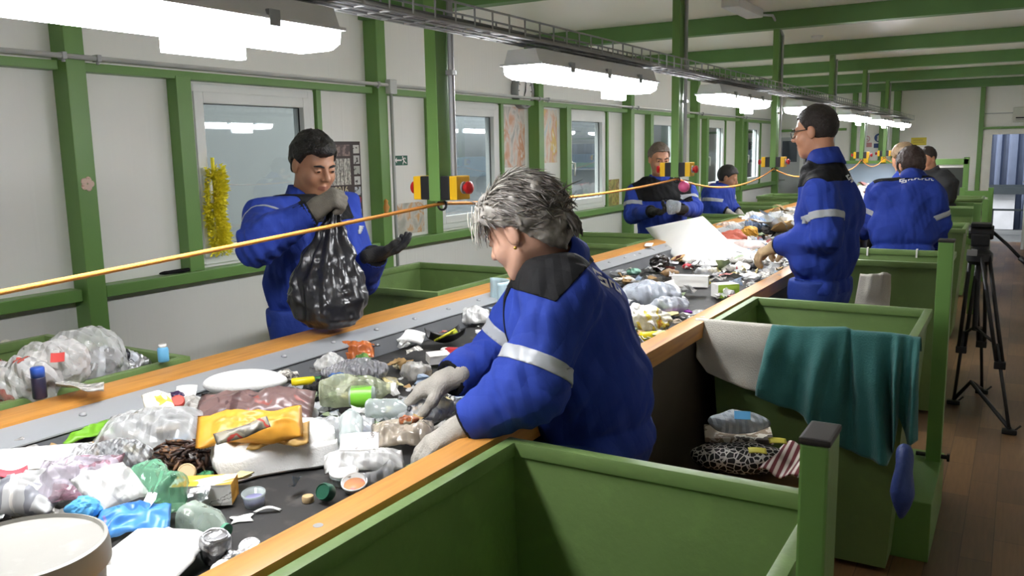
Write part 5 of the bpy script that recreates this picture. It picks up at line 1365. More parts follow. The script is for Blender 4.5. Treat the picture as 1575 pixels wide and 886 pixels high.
crumple('film_bag', 'clear grey bag left of the small white carton', 'bag', 640, 572, (.05, .035, .03), GREYF, 20, .01, 67, .4)
crumple('seed_mix', 'pale seeds and crumbs left of the clear grey bag', 'waste', 618, 565, (.035, .016, .012), ramp_mat('seed_mix', [(0, '#4a463c'), (.42, '#b5ab8a'), (.55, '#e4dcc4')], scale=60, rough=.6), 160, .0, 68, .6)
# pale blue container behind the woman's face
mb = MB()
def jug(u, v):
    a = -.4 + u * 2.6; r = .085
    return (r * math.cos(a) * (1 + .1 * v), r * math.sin(a) * (1 + .1 * v), .145 * v)
mb.grid(jug, 18, 10, .003); place(mb, turn(-40), bp(752, 488, .0)); shift_up(mb, ZB + .02)
obj('blue_container', mb, film('pale_blue_plastic', '#bcd6dd', .86, rough=.35, bump=.1), smooth=True, label='pale blue curved plastic container behind the woman\'s face', cat='container')
crumple('white_scrap', 'white scrap beside the woman\'s far glove', 'scrap', 708, 605, (.022, .016, .014), WHITE, 0, .01, 69, .5)
crumple('film_bag', 'clear bag under the woman\'s far glove', 'bag', 640, 635, (.075, .05, .032), CLEAR2, 10, .01, 70, .45)
crumple('film_bag', 'clear crumpled bag between the woman\'s two gloves', 'bag', 672, 632, (.05, .04, .030), MILKY, 40, .005, 72, .45)
bottle('plastic_bottle', 'clear bottle with dark cap left of the woman\'s far glove', 598, 630, .12, .028, -10, PET, BLACK, None, .03, 0, .2, 13)

# ------------------------------------------------------------------ far part of the belt
# big bent white foam sheet
BT = [(1036, 396), (1062, 408), (1098, 409), (1140, 402), (1188, 384)]; TP = [(993, 351), (1081, 333), (1098, 349), (1118, 368), (1192, 371)]
def lerp_px(L_, u):
    k = min(int(u * 4), 3); f = u * 4 - k; return (L_[k][0] + (L_[k+1][0] - L_[k][0]) * f, L_[k][1] + (L_[k+1][1] - L_[k][1]) * f)
def bigs(u, v):
    x, y = lerp_px(BT, u); b0 = at_z(x, y, ZB + .02); x, y = lerp_px(TP, u); t0 = at_y(x, y, b0.y + .62)
    p = b0.lerp(t0, v); p.z -= .012 * math.sin(v * PI) * (1 - u); return p
mb = MB().grid(bigs, 24, 16, .006)
obj('foam_sheet', mb, FOAM, smooth=True, label='big bent white foam sheet standing up on the middle of the belt', cat='foam sheet')
crumple('black_tray', 'crushed black and brown tray left of the foam sheet', 'tray', 1015, 408, (.055, .04, .045), ramp_mat('black_brown', [(0, '#1b1715'), (.5, '#2f2822'), (.6, '#85786a')], scale=9, rough=.3), 0, .0, 80, .5)
FAR = [
 ('white_bag', 'small white bag against the side sheet left of the black tray', 'bag', 975, 400, (.05, .04, .03), WHITE), ('yellow_bag', 'pale yellow bag behind the woman\'s back near the side sheet', 'bag', 968, 396, (.04, .03, .03), mat('pale_yellow', '#e0dcae', rough=.5)),
 ('blue_scrap', 'bright blue scrap near the side sheet behind the woman\'s back', 'scrap', 945, 412, (.035, .02, .015), LBLUE), ('green_scrap', 'sea green film scrap behind the woman\'s back', 'scrap', 975, 418, (.045, .03, .018), film('sea_green_film', '#8fc4ae', .8)),
 ('film_bag', 'bluish clear bag spread over the belt behind the woman\'s back', 'bag', 1000, 452, (.15, .085, .055), film('bluish_film', '#bcc2cc', .58, bscale=20)), ('film_bag', 'second bluish clear bag, nearer the carton', 'bag', 1030, 470, (.10, .06, .04), film('bluish_film_b', '#c4c8d0', .5, bscale=20)),
 ('brown_bottle', 'brown tan crumpled pouch left of the white carton', 'pouch', 1030, 420, (.055, .028, .022), mat('brown_pouch', '#a4825a', rough=.4, bump=.5)), ('red_wrapper', 'red wrapper at the foot of the foam sheet', 'wrapper', 1057, 410, (.035, .022, .016), REDW),
 ('yellow_wrapper', 'yellow and white crisp wrapper against the wooden board beside the woman', 'wrapper', 1000, 492, (.07, .05, .05), YELW), ('white_wrapper', 'white wrapper behind the yellow crisp wrapper', 'wrapper', 978, 480, (.05, .035, .03), PAPER),
 ('yellow_scrap', 'yellow scrap right of the white carton', 'scrap', 1085, 435, (.03, .02, .014), YEL), ('purple_scrap', 'dark purple scrap by the purple dish', 'scrap', 1036, 463, (.014, .012, .02), mat('violet_dark', '#4a2f56', rough=.4)),
 ('white_scrap', 'crumpled white paper beside the woman\'s back by the side sheet', 'paper', 965, 432, (.05, .03, .022), PAPER), ('black_bag', 'small dark bag at the hand of the man with glasses', 'bag', 1160, 410, (.05, .035, .02), BLKT),
 ('grey_pouch', 'grey silver pouch under the hand of the man with glasses', 'pouch', 1140, 402, (.07, .045, .028), mat('grey_silver', '#9d9a92', rough=.35, bump=.5)), ('white_pouch', 'white and red pouch in front of the grey silver pouch', 'pouch', 1122, 414, (.06, .035, .024), ramp_mat('white_red', [(0, '#b3343a'), (.36, '#c9474a'), (.42, '#ebe8e2')], scale=8, rough=.4)),
 ('paper_ball', 'white crumpled paper right of the grey silver pouch', 'paper', 1190, 402, (.06, .05, .04), PAPER), ('film_bag', 'clear bag in front of the foam sheet', 'bag', 1085, 418, (.09, .05, .03), CLEAR2),
 ('white_bag', 'white bag on the belt right of the yellow scrap', 'bag', 1150, 425, (.07, .04, .02), WHITE), ('red_heap', 'salmon red bag behind the foam sheet', 'bag', 1128, 366, (.12, .09, .05), mat('salmon_bag', '#d9705a', rough=.5, bump=.6, var=.15)),
 ('orange_bag', 'orange bag behind the salmon red bag', 'bag', 1152, 358, (.07, .06, .05), mat('orange_bag', '#d9a13c', rough=.45, bump=.5)), ('blue_bag', 'blue grey bag on the far belt before the man with glasses', 'bag', 1165, 347, (.11, .09, .07), film('blue_grey_bag', '#8fa3c2', .85)),
 ('white_bag', 'large white bag on the far belt left of the man with glasses', 'bag', 1198, 342, (.13, .10, .07), WHITE), ('white_bag', 'white bag with pink tint at the far belt edge behind the foam sheet', 'bag', 1150, 378, (.12, .07, .04), mat('pinkish_white', '#e6d2cc', rough=.5, bump=.4)),
 ('dark_bag', 'dark bag beside the large white far bag', 'bag', 1180, 357, (.07, .05, .04), BLKT), ('film_bag', 'clear bag along the far side sheet behind the foam sheet', 'bag', 1120, 352, (.12, .09, .05), CLEAR2)]
for i, (nm, lb, ct, x, y, s_, m) in enumerate(FAR): crumple(nm, lb, ct, x, y, s_, m, (i * 47) % 90 - 30, .014, 90 + i, .4, sub=4)
carton('white_carton', 'long white carton on the belt in front of the foam sheet', 1062, 440, (.18, .055, .055), PAPER, -20, .045, 0, 0, 'carton', 9, .003)
carton('green_carton', 'white and light green carton against the wooden board', 1115, 456, (.11, .08, .065), PAPER, 12, .01, 0, 0, 'carton', 10, .003, [PAPER, mat('light_green_card', '#a6c94c', rough=.5), mat('light_green_card', '#a6c94c'), PAPER, PAPER, PAPER])
sheet('purple_dish', 'flat purple dish on the belt beside the bluish bag', 'dish', 1042, 479, .12, .04, PURPLE, 4, .03, 0, 0, .01, 75, .008)
mb = MB().lathe([(.014, 0), (.018, .004), (.018, .10), (.010, .11)], (0, 0, 0), (1, 0, 0), 16); place(mb, turn(14), bp(985, 518, .03)); obj('yellow_tube', mb, YEL, smooth=True, label='yellow plastic tube against the wooden board beside the woman', cat='tube')
sheet('black_tray', 'black tray and paper on the belt below the hand of the man with glasses', 'tray', 1165, 432, .16, .05, BLACK, 20, .012, 0, 0, .02, 77, .003)
sheet('newspaper', 'folded newspaper along the wooden board right of the purple dish', 'newspaper', 1078, 482, .25, .05, film('grey_net_film', '#c2c2c0', .7), 32, .012, 0, 0, .02, 79, .004, None, .008)
for i, (x, y, l) in enumerate([(998, 376, 'white tray edge on the wooden board before the bin behind the woman'), (1140, 333, 'white card on the far wooden board before the pink ball worker')]):
    mb = MB().grid(lambda u, v: ((u - .5) * .20, (v - .5) * .05, .003 * math.sin(u * 5)), 10, 4, .006); place(mb, turn(78), at_z(x, y, ZR + .008)); obj('white_card', mb, PAPER, smooth=True, label=l, cat='card')

# fine mixed litter between the named pieces
def litter(name, label, mats, n, area, smin_, smax_, seed, hmax=.03, flat=.55):
    R_ = random.Random(seed); mb = MB()
    k = 0
    while k < n:
        y = R_.uniform(*area); x = R_.uniform(-1.95, -1.08)
        # the belt stays bare in front of the foam block, near the aisle board
        p = Vector((x, y, ZB)); 
        if y < 1.75 and x > -1.62 + (y - .8) * .18 and y < 1.55: 
            if R_.random() < .93: continue
        if 2.0 < y < 3.2 and x < -1.55 and R_.random() < .85: continue
        s = R_.uniform(smin_, smax_) * (1 + .06 * y); z = ZB + s * .4 + R_.random() ** 2 * hmax
        mi = R_.randrange(len(mats)); o = R_.random() * 50
        sx, sy, sz = s * R_.uniform(.6, 1.5), s * R_.uniform(.6, 1.3), s * R_.uniform(.25, .6)
        if R_.random() < flat:      # a crumpled scrap of sheet
            M = Matrix.Rotation(R_.uniform(0, PI), 3, 'Z') @ Matrix.Rotation(R_.uniform(-.9, .9), 3, 'X') @ Matrix.Rotation(R_.uniform(-.5, .5), 3, 'Y')
            n_ = 5; U = np.array([[(i / n_ - .5) * 2, (j / n_ - .5) * 2, 0] for i in range(n_ + 1) for j in range(n_ + 1)])
            hh = facet(U + o, .55, k % 50, 4) * .45; ed = 1 + .3 * vnoise(U * 1.5 + o)
            vs = [mb.bm.verts.new(M @ Vector((u[0] * sx * e, u[1] * sy * e, h_ * s)) + Vector((x, y, z + s * .3))) for u, h_, e in zip(U, hh, ed)]
            lo = min(v.co.z for v in vs)
            for v in vs: v.co.z += max(0, ZB + .001 - lo)
            for i in range(n_):
                for j in range(n_): mb.bm.faces.new((vs[i*(n_+1)+j], vs[(i+1)*(n_+1)+j], vs[(i+1)*(n_+1)+j+1], vs[i*(n_+1)+j+1])).material_index = mi
        else:
            g = bmesh.ops.create_icosphere(mb.bm, subdivisions=2, radius=1.0)
            M = Matrix.Rotation(R_.uniform(0, PI), 3, 'Z') @ Matrix.Rotation(R_.uniform(-.5, .5), 3, 'X')
            P = np.array([v.co[:] for v in g['verts']]); d = 1 + .45 * vnoise(P * 1.6 + o) + .55 * facet(P + o, .7, k % 40, 5)
            for v, kk in zip(g['verts'], d): v.co = M @ Vector((v.co.x * sx * kk, v.co.y * sy * kk, v.co.z * sz * kk)) + Vector((x, y, z))
            for f in {f for v in g['verts'] for f in v.link_faces}: f.material_index = mi
        k += 1
    shift_up(mb, ZB + .001)
    return obj(name, mb, mats, auto=True, label=label, cat='litter', kind='stuff')
LM = [PAPER, WHITE, GREYF, CLEAR2, MILKY, CLEAR2, NEWS, GREYF, MILKY, TANF, PAPER, SILV, KRAFT, mat('mixed_red', '#b06a62', rough=.5), mat('mixed_blue', '#8fa0b5', rough=.5), CLEAR2, MILKY, mat('mixed_green', '#8a9a78', rough=.5), mat('mixed_yellow', '#d2c48a', rough=.5)]
litter('near_scraps', 'fine mixed scraps of paper and film between the larger litter near the camera', LM, 420, (.55, 3.1), .010, .026, 1, .03)
litter('far_scraps', 'mixed paper, film and carton scraps covering the belt beyond the woman', LM, 300, (3.0, 7.2), .012, .030, 2, .012)
litter('distant_scraps', 'heaped scraps covering the distant end of the belt', LM, 260, (6.8, 13.0), .03, .07, 3, .06)
litter('crumbs', 'tiny white crumbs on the bare black belt', [PAPER, WHITE, NEWS], 70, (.7, 3.0), .0015, .004, 4, 0)
# ------------------------------------------------------------------ the black bag in the lifted hand
top = at_x(514, 322, -2.17); bot = at_x(511, 507, -2.10)
def bagr(v):   # half width over height, 0 at the hand, 1 at the bottom
    pts = [(0, .022), (.08, .028), (.2, .052), (.4, .095), (.6, .128), (.75, .140), (.88, .125), (.96, .085), (1, .01)]
    for (a, b), (c, d) in zip(pts, pts[1:]):
        if v <= c: k = (v - a) / (c - a); return b + (d - b) * (k * k * (3 - 2 * k))
    return .01
def bagp(u, v):
    a = 2 * PI * u; c = top.lerp(bot, v) + RT * (-.018 * math.sin(v * 3)); r = bagr(v)
    fold = (.30 * math.sin(a * 7 + 1.5 * math.sin(a * 2)) + .22 * math.sin(a * 13 + 2)) * max(.10, 1 - v * 1.0) * .6
    lump = .16 * n1(math.cos(a) * 1.6 + 3, math.sin(a) * 1.6, v * 5) * min(1, v * 2) + .05 * (1 - abs(n1(math.cos(a) * 4, math.sin(a) * 4, v * 14)) * 2)
    r *= 1 + fold + lump
    return c + RT * math.cos(a) * r + AW * math.sin(a) * r * .82
t = thing('garbage_bag', 'full shiny black plastic garbage bag hanging from the gloved fist over the belt', 'bag', bot)
mb = MB().grid(bagp, 110, 80); bmesh.ops.remove_doubles(mb.bm, verts=mb.bm.verts, dist=.0008)
BAGM = film('black_bag_film', '#232326', .88, rough=.3, bscale=16, bump=.35)
obj('bag_skin', mb, BAGM, t, smooth=True)
obj('gathered_neck', MB().grid(lambda u, v: top + UP * (.030 * v - .004) + (RT * math.cos(2 * PI * u) + AW * math.sin(2 * PI * u)) * (.020 - .004 * v) * (1 + .25 * math.sin(2 * PI * u * 6 + v * 2)), 40, 6, .001), BAGM, t, smooth=True)
for (x, y, c, s_) in ((505, 432, '#8a7350', .035), (485, 430, '#6f8fae', .022), (520, 452, '#5d4a34', .04)):
    p = at_x(x, y, -2.13); obj('contents', MB().sphere(p + AW * .02, s_, 3, (1.2, 1, .9), fn=lambda d: 1 + .2 * n1(d.x * 2, d.y * 2, d.z * 2)), mat('bag_content_' + c[1:], c, rough=.5), t, smooth=True)

# ------------------------------------------------------------------ litter in the left bins
crumple('film_bag', 'big clear plastic bag heaped in the left bin, far side', 'bag', 130, 555, (.135, .10, .085), film('bin_bag_a', '#f0f0ef', .26, rough=.14, bscale=20), 20, 0.03, 200, .35, zmin=.7)
crumple('film_bag', 'clear plastic bag with a red mark in the middle of the left bin', 'bag', 88, 558, (.09, .075, .07), film('bin_bag_b', '#f0eeed', .26, rough=.14, bscale=20), 0, .08, 201, .35, zmin=.7)
crumple('film_bag', 'clear bag with red print at the left edge of the left bin', 'bag', 25, 588, (.12, .08, .07), CLRED, 10, .05, 202, .4, zmin=.7)
crumple('black_foil', 'black and silver foil wrap in the left bin beside the clear bags', 'foil', 165, 558, (.09, .055, .05), ramp_mat('black_silver', [(0, '#17171c'), (.42, '#2a2a33'), (.5, '#cfd3da'), (.62, '#e6e8ec')], scale=9, rough=.25, dist=.8), 20, .03, 203, .45, zmin=.7)
crumple('foil_film', 'silver white film at the right end of the left bin', 'film', 200, 562, (.06, .05, .04), SILV, 10, .02, 204, .5, zmin=.7)
mb = MB().grid(lambda u, v: at_z(85 + 75 * u, 585 + 18 * v + 10 * n1(u * 3, v * 2), ZR + .018 + .035 * (1 - abs(2 * v - 1)) * (1 - .6 * u) + .008 * n1(u * 6, v * 5, 3)), 26, 16, .001)
obj('film_bag', mb, film('bag_over_board', '#e6e3de', .40, rough=.14, bscale=20), smooth=True, label='clear film bag lying over the wooden edge board at the left bin', cat='bag')
sheet('red_label', 'small red label on the clear bag in the left bin', 'label', 89, 551, .035, .03, mat('red_label', '#c8443f', rough=.5), 20, .185, 45, 0, .004, 2, zmin=.7)
sheet('white_card', 'white card among the bags of the left bin', 'card', 68, 556, .08, .06, PAPER, 15, .15, 50, 0, .006, 3, zmin=.7)
c = at_z(62, 612, ZR + .002); t = thing('spray_can', 'dark blue spray can standing on the wooden edge board at the left bin', 'can', c)
obj('can_body', MB().lathe([(.017, 0), (.018, .002), (.018, .055), (.016, .060)], c, (0, 0, 1), 22), mat('dark_can', '#2b2a40', rough=.35), t, smooth=True)
obj('can_cap', MB().lathe([(.0175, .058), (.0175, .082), (.015, .085), (.0005, .085)], c, (0, 0, 1), 22), mat('blue_cap', '#2f55b0', rough=.35), t, smooth=True)
c = at_z(252, 556, .872); t = thing('bottle', 'light blue bottle with green end standing on the rim of the left bin', 'bottle', c)
obj('bottle_body', MB().lathe([(.015, 0), (.017, .003), (.017, .04), (.013, .046)], c, (0, 0, 1), 18), mat('sky_blue', '#6fb6e0', rough=.35), t, smooth=True)
obj('bottle_cap', MB().lathe([(.012, .045), (.012, .055), (.0005, .055)], c, (0, 0, 1), 16), WHITE, t, smooth=True)
crumple('scrap', 'yellow white scrap stuck in the corner of the left bin', 'scrap', 10, 528, (.02, .015, .01), YELW, 0, .05, 206, .5, zmin=.7)

# ------------------------------------------------------------------ things at the aisle side
# square posts with black caps
def cap_post(x, y, z0, z1, w, d, label):
    t = thing('guard_post', label, 'post', (x + w / 2, y + d / 2, z0), 'green posts with black caps beside the bins')
    obj('tube', MB().box((x, y, z0), (x + w, y + d, z1), .004), GREEN, t)
    obj('end_cap', MB().box((x - .002, y - .002, z1), (x + w + .002, y + d + .002, z1 + .010), .004), mat('black_end_cap', '#2a2624', rough=.55), t)
    return t
cap_post(-.245, 1.20, 0, 1.085, .040, .085, 'green square post with black cap standing beside the nearest bin')
t = cap_post(-.262, 3.72, .22, 1.12, .055, .07, 'tall green post with black cap between the towel bin and the tripod')
obj('foot_bolt', MB().cyl((-.30, 3.75, .24), (-.18, 3.75, .24), .009, seg=8).cyl((-.185, 3.75, .24), (-.175, 3.75, .24), .017, seg=6), BLACK, t)
obj('foot_beam', MB().box((-.33, 3.25, .0), (-.20, 3.85, .225), .006), GREEN, label='low green steel foot beam under the tall capped post', cat='beam')
# white sack over the near rim of the towel bin
def along(L_, u):
    k = min(int(u * (len(L_) - 1)), len(L_) - 2); f = u * (len(L_) - 1) - k; return [a + (b - a) * f for a, b in zip(L_[k], L_[k+1])]
def hung(tops, bots, depth, fold, inside=.06):
    """cloth over the near rim of the towel bin: u along the rim, v from inside over the rim and down"""
    def fn(u, v):
        tx, ty = along(tops, u); bx, by = along(bots, u)
        a = at_y(tx, ty, 3.03); b = at_y(bx, by, 3.03 - depth)
        if v < .15: k = v / .15; return Vector((a.x, 3.03 + .065 * (1 - k), max(a.z, .872) - inside * (1 - k) ** 2 + .004))
        k = (v - .15) / .85; p = Vector((a.x, 3.024, max(a.z, .872) + .004)).lerp(b, k); p.y = 3.024 - depth * math.sin(min(1, k * 2.2) * PI / 2) - fold(u, k); return p
    return fn
sack = hung([(1070, 496), (1110, 499), (1150, 502), (1200, 507)], [(1073, 548), (1088, 572), (1120, 586), (1150, 596), (1178, 604)], .022, lambda u, k: .010 * n1(u * 4, k * 3) * k + .012 * math.sin(u * PI) * k)
SACK = mat('white_woven_sack', '#cbc7bb', rough=.75, var=.06, vscale=5, bump=.4, bscale=260, blotch='#a88f66', bamt=.45, bsc=5)
obj('white_sack', MB().grid(sack, 30, 36, .003), SACK, smooth=True, label='white woven sack hung over the near rim of the towel bin', cat='sack')
# teal cloth
cloth = hung([(1188, 503), (1240, 505), (1300, 505), (1312, 510), (1370, 514), (1398, 518), (1416, 524)],
    [(1164, 606), (1200, 624), (1238, 640), (1262, 668), (1300, 694), (1335, 704), (1366, 712), (1376, 690), (1382, 640), (1396, 682), (1412, 676)], .052,
    lambda u, k: (.020 * math.sin(u * 27 + 1.2 * math.sin(u * 9)) + .010 * math.sin(u * 53 + k * 2) + .012 * float(facet(np.array([u * .4, k * .3, 1.0]), 7, 4))) * min(1, k * 2.5 + .1))
TEAL = mat('teal_cloth', '#286763', rough=.85, var=.08, vscale=8, bump=.3, bscale=200, sheen=.2)
obj('teal_cloth', MB().grid(cloth, 110, 44, .003), TEAL, smooth=True, label='teal cloth draped over the near rim of the bin beside the white sack', cat='cloth')
mb = MB().sphere((0, 0, 0), 1, 4, (.026, .06, .105)); rough(mb, .022, 10, 4); place(mb, Matrix.Identity(3), at_x(1388, 745, -.235))
obj('blue_bag', mb, mat('dark_blue_bag', '#2a3f7d', rough=.6, var=.1, bump=.4), smooth=True, label='dark blue bag hanging at the side of the towel bin below the teal cloth', cat='bag')
# cardboard box with the leopard cushion between the first two bins
t = thing('cardboard_box', 'brown cardboard box between the two nearest aisle bins', 'box', (-.50, 2.45, 0))
CARD = mat('cardboard', '#8d6d43', rough=.8, var=.08)
obj('box_body', MB().box((-.80, 2.12, 0), (-.47, 2.85, .44), .006), CARD, t)
obj('box_flap', MB().grid(lambda u, v: (-.80 + .33 * u, 2.12 - .10 * v, .44 - .03 * v), 4, 3, .004), CARD, t)
LEO = ramp_mat('leopard_print', [(0, '#d9d5cf'), (.05, '#e4e0da'), (.075, '#171413')], scale=52, kind='voronoi', rough=.7)
ZT = .445
def on_box(px, py, z): return at_z(px, py, z)
mb = MB().sphere((0, 0, 0), 1, 4, (.165, .085, .048)); rough(mb, .006, 14, 3); place(mb, turn(-14), on_box(1140, 704, ZT + .05)); shift_up(mb, ZT + .002)
obj('leopard_bag', mb, LEO, smooth=True, label='black and white leopard print bag lying on the cardboard box', cat='bag')
mb = MB().box((-.11, -.05, 0), (.11, .05, .018), .004); place(mb, turn(-10, 8), on_box(1135, 672, ZT + .10)); obj('magazine', mb, ramp_mat('magazine_print', [(0, '#cfc7b8'), (.45, '#8c7a66'), (.55, '#d9d3c6'), (.62, '#4e4640')], scale=16, rough=.4), label='stack of magazines lying on the leopard print bag', cat='magazine')
for i, (x, y, l) in enumerate([(1196, 678, 'yellow paper card at the end of the magazines on the leopard bag'), (1165, 693, 'small yellow card at the edge of the leopard print bag')]):
    mb = MB().grid(lambda u, v: ((u - .5) * .055, (v - .5) * .03, .002 * math.sin(u * 4)), 6, 4, .0015); place(mb, turn(-8, 15), on_box(x, y, ZT + .125)); obj('yellow_card', mb, mat('yellow_paper', '#b9b03c', rough=.6), smooth=True, label=l, cat='card')
mb = MB().sphere((0, 0, 0), 1, 4, (.10, .045, .035)); rough(mb, .012, 16, 8); place(mb, turn(-12), on_box(1135, 650, ZT + .165)); obj('water_bottle_bag', mb, film('box_clear_bag', '#b9c2c8', .7), smooth=True, label='clear plastic bag with a blue label on top of the magazines', cat='bag')
mb = MB().grid(lambda u, v: (.05 * u - .025, .03 * v, .0), 4, 4, .002); place(mb, turn(-12, 40), on_box(1142, 645, ZT + .205)); obj('blue_label', mb, LBLUE, label='small blue label on the clear bag over the magazines', cat='label')
STR = ramp_mat('red_striped_cloth', [(0, '#6e2e33'), (.45, '#7a3a3e'), (.5, '#cfc2b8'), (.9, '#d8cdc4')], scale=16, kind='wave', rough=.85)
mb = MB().grid(lambda u, v: ((u - .5) * .13, (v - .5) * .22, .012 * math.sin(u * 9) + .02 * (1 - v)), 16, 16, .004); place(mb, turn(-40, 12), on_box(1218, 712, ZT + .06)); shift_up(mb, ZT + .02)
obj('striped_cloth', mb, STR, smooth=True, label='red and white striped cloth beside the leopard print bag', cat='cloth')
# sack and white ties at the third bin
def sack2(u, v):
    x = -.74 + .16 * u
    return (x - .05 * v * (1 - u), 5.07 - .02 * n1(u * 5, v * 4) - .03 * math.sin(u * PI), .80 - .36 * v + .012 * n1(u * 8, 2.2) * (1 - v))
obj('white_sack', MB().grid(sack2, 18, 20, .003), SACK, smooth=True, label='beige white sack hanging at the bin behind the man with glasses', cat='sack')
for i, (x, l) in enumerate([(-.80, 'left of the two white ties on the bin behind the man with glasses'), (-.52, 'right of the two white ties on the bin behind the man with glasses')]):
    obj('white_tie', MB().grid(lambda u, v: (x + .010 * u, 5.722 if v < .3 else 5.685, .868 + .002 - (0 if v < .5 else (v - .5) * .10)), 2, 10, .002), WHITE, label=l, cat='tie')
    
# tripod with fluid head
t = thing('camera_tripod', 'black camera tripod with pan handle standing in the aisle', 'tripod', (-.16, 5.3, 0))
ap = Vector((-.165, 5.27, .90)); TB = mat('tripod_black', '#1f1e1d', rough=.5, var=.1)
feet = [at_z(1552, 668, 0), at_z(1466, 622, .0), Vector((-.12, 5.75, 0))]
for k, fpt in enumerate(feet):
    d = fpt - ap; d.z = 0; d.normalize(); side = UP.cross(d); o = ap + d * .05
    kn = o.lerp(fpt, .62)
    lg = obj('leg', MB().tube([o + side * .022, kn + side * .016], .0105, 8).tube([o - side * .022, kn - side * .016], .0105, 8).tube([kn - (fpt - o) * .12, fpt + UP * .02], .009, 8), TB, t, smooth=True)
    obj('leg_clamp', MB().box(kn - Vector((.028, .022, .02)), kn + Vector((.028, .022, .02)), .006), BLACK, lg)
    obj('foot', MB().box(fpt + Vector((-.035, -.02, .002)), fpt + Vector((.035, .02, .028)), .008).tube([fpt + Vector((.02, 0, .02)), fpt + Vector((.05, .01, .05))], .005, 6), BLACK, lg)
obj('ground_spreader', MB().tube([feet[0] + UP * .03, Vector((-.17, 5.42, .15)), feet[1] + UP * .03], .011, 8).tube([Vector((-.17, 5.42, .15)), feet[2] + UP * .03], .011, 8), TB, t, smooth=True)
obj('hub', MB().lathe([(.05, -.05), (.065, -.03), (.065, .01), (.045, .03), (.045, .05)], ap, (0, 0, 1), 20), BLACK, t, auto=True)
obj('mid_spreader', MB().tube([ap.lerp(feet[0], .5) , ap - UP * .40, ap.lerp(feet[1], .5)], .008, 6).tube([ap - UP * .40, ap.lerp(feet[2], .5)], .008, 6), TB, t, smooth=True)
obj('centre_tube', MB().cyl(ap - UP * .42, ap, .014), TB, t)
obj('fluid_head', MB().box(ap + Vector((-.045, -.05, .05)), ap + Vector((.045, .05, .12)), .012).lathe([(.035, -.06), (.04, -.05), (.04, .05), (.035, .06)], ap + UP * .125, (1, 0, 0), 18).box(ap + Vector((-.05, -.06, .155)), ap + Vector((.05, .06, .175)), .006), BLACK, t)
obj('pan_handle', MB().tube([ap + Vector((.05, .02, .13)), ap + Vector((.13, -.02, .06)), ap + Vector((.19, -.06, .0))], .009, 8).tube([ap + Vector((.19, -.06, .0)), ap + Vector((.235, -.09, -.035))], .015, 10), BLACK, t, smooth=True)
obj('bubble_level', MB().box(ap + Vector((-.06, -.065, -.0)), ap + Vector((-.01, -.055, .035)), .004), mat('grey_level', '#9a9a98', rough=.4), t)

# ------------------------------------------------------------------ wall things
def flat(name, label, cat, y0, y1, z0, z1, m, x=XL + .004, th=.004, group=None):
    return obj(name, MB().box((x - th / 2, y0, z0), (x + th / 2, y1, z1)), m, label=label, cat=cat, group=group)
def bars(name, parent, lst, m, x):
    mb = MB()
    for (y0, z0, y1, z1) in lst: mb.box((x, y0, z0), (x + .0015, y1, z1))
    return obj(name, mb, m, parent)
def text(name, s, size, loc, rot, m, parent=None, bold=0.0, align='CENTER', depth=.0006):
    cu = bpy.data.curves.new(name, 'FONT'); cu.body = s; cu.size = size; cu.align_x = align; cu.align_y = 'CENTER'; cu.extrude = depth; cu.offset = bold
    o = bpy.data.objects.new('tmp', cu); COL.objects.link(o); bpy.context.view_layer.update()
    me = bpy.data.meshes.new_from_object(o.evaluated_get(bpy.context.evaluated_depsgraph_get())); bpy.data.objects.remove(o)
    me.materials.clear(); me.materials.append(m)
    q = bpy.data.objects.new(name, me); COL.objects.link(q)
    if parent is not None: q.parent = parent; q.location = Vector(loc) - world_of(parent)
    else: q.location = loc
    q.rotation_euler = rot
    return q
WROT = (PI / 2, 0, PI / 2)      # lettering that reads from inside the room on the left wall
INK = mat('black_ink', '#26221f', rough=.6, var=0)
# year calendar 2016
yc0, yc1, zc0, zc1 = 3.95, 4.27, 1.10, 1.585
t = thing('wall_calendar', 'large dark wall calendar with month columns behind the bag holder', 'calendar', (XL, (yc0 + yc1) / 2, zc0))
obj('board', MB().box((XL + .001, yc0, zc0), (XL + .006, yc1, zc1)), mat('calendar_dark', '#3d2f2e', rough=.5, var=.15, vscale=20), t)
obj('header_picture', MB().box((XL + .006, yc0 + .03, zc1 - .09), (XL + .0075, yc1 - .10, zc1 - .02)), ramp_mat('calendar_header', [(0, '#5a4a48'), (.5, '#8b7470'), (.6, '#a08a84')], scale=24), t)
for k in range(6): obj('month_column', MB().box((XL + .006, yc0 + .02 + k * .034, zc1 - .27), (XL + .0075, yc0 + .049 + k * .034, zc1 - .105)), NEWS, t)
for k in range(5): obj('month_column', MB().box((XL + .006, yc0 + .02 + k * .034, zc0 + .03), (XL + .0075, yc0 + .049 + k * .034, zc0 + .15)), NEWS, t)
text('year_number', '2016', .062, (XL + .008, yc0 + .125, zc0 + .182), WROT, mat('cream_print', '#d8cdae', rough=.5), t, .001)
for k, c in enumerate(['#d9d7d2', '#c9c7c4', '#b9bab4', '#d9d9d6', '#c7c9cf', '#b8403a', '#cfd0cf']):
    obj('advert', MB().box((XL + .006, yc1 - .068, zc1 - .075 - k * .066), (XL + .0075, yc1 - .012, zc1 - .022 - k * .066)), ramp_mat('advert_%d' % k, [(0, c), (.55, c), (.6, '#4a4644')], scale=30), t)
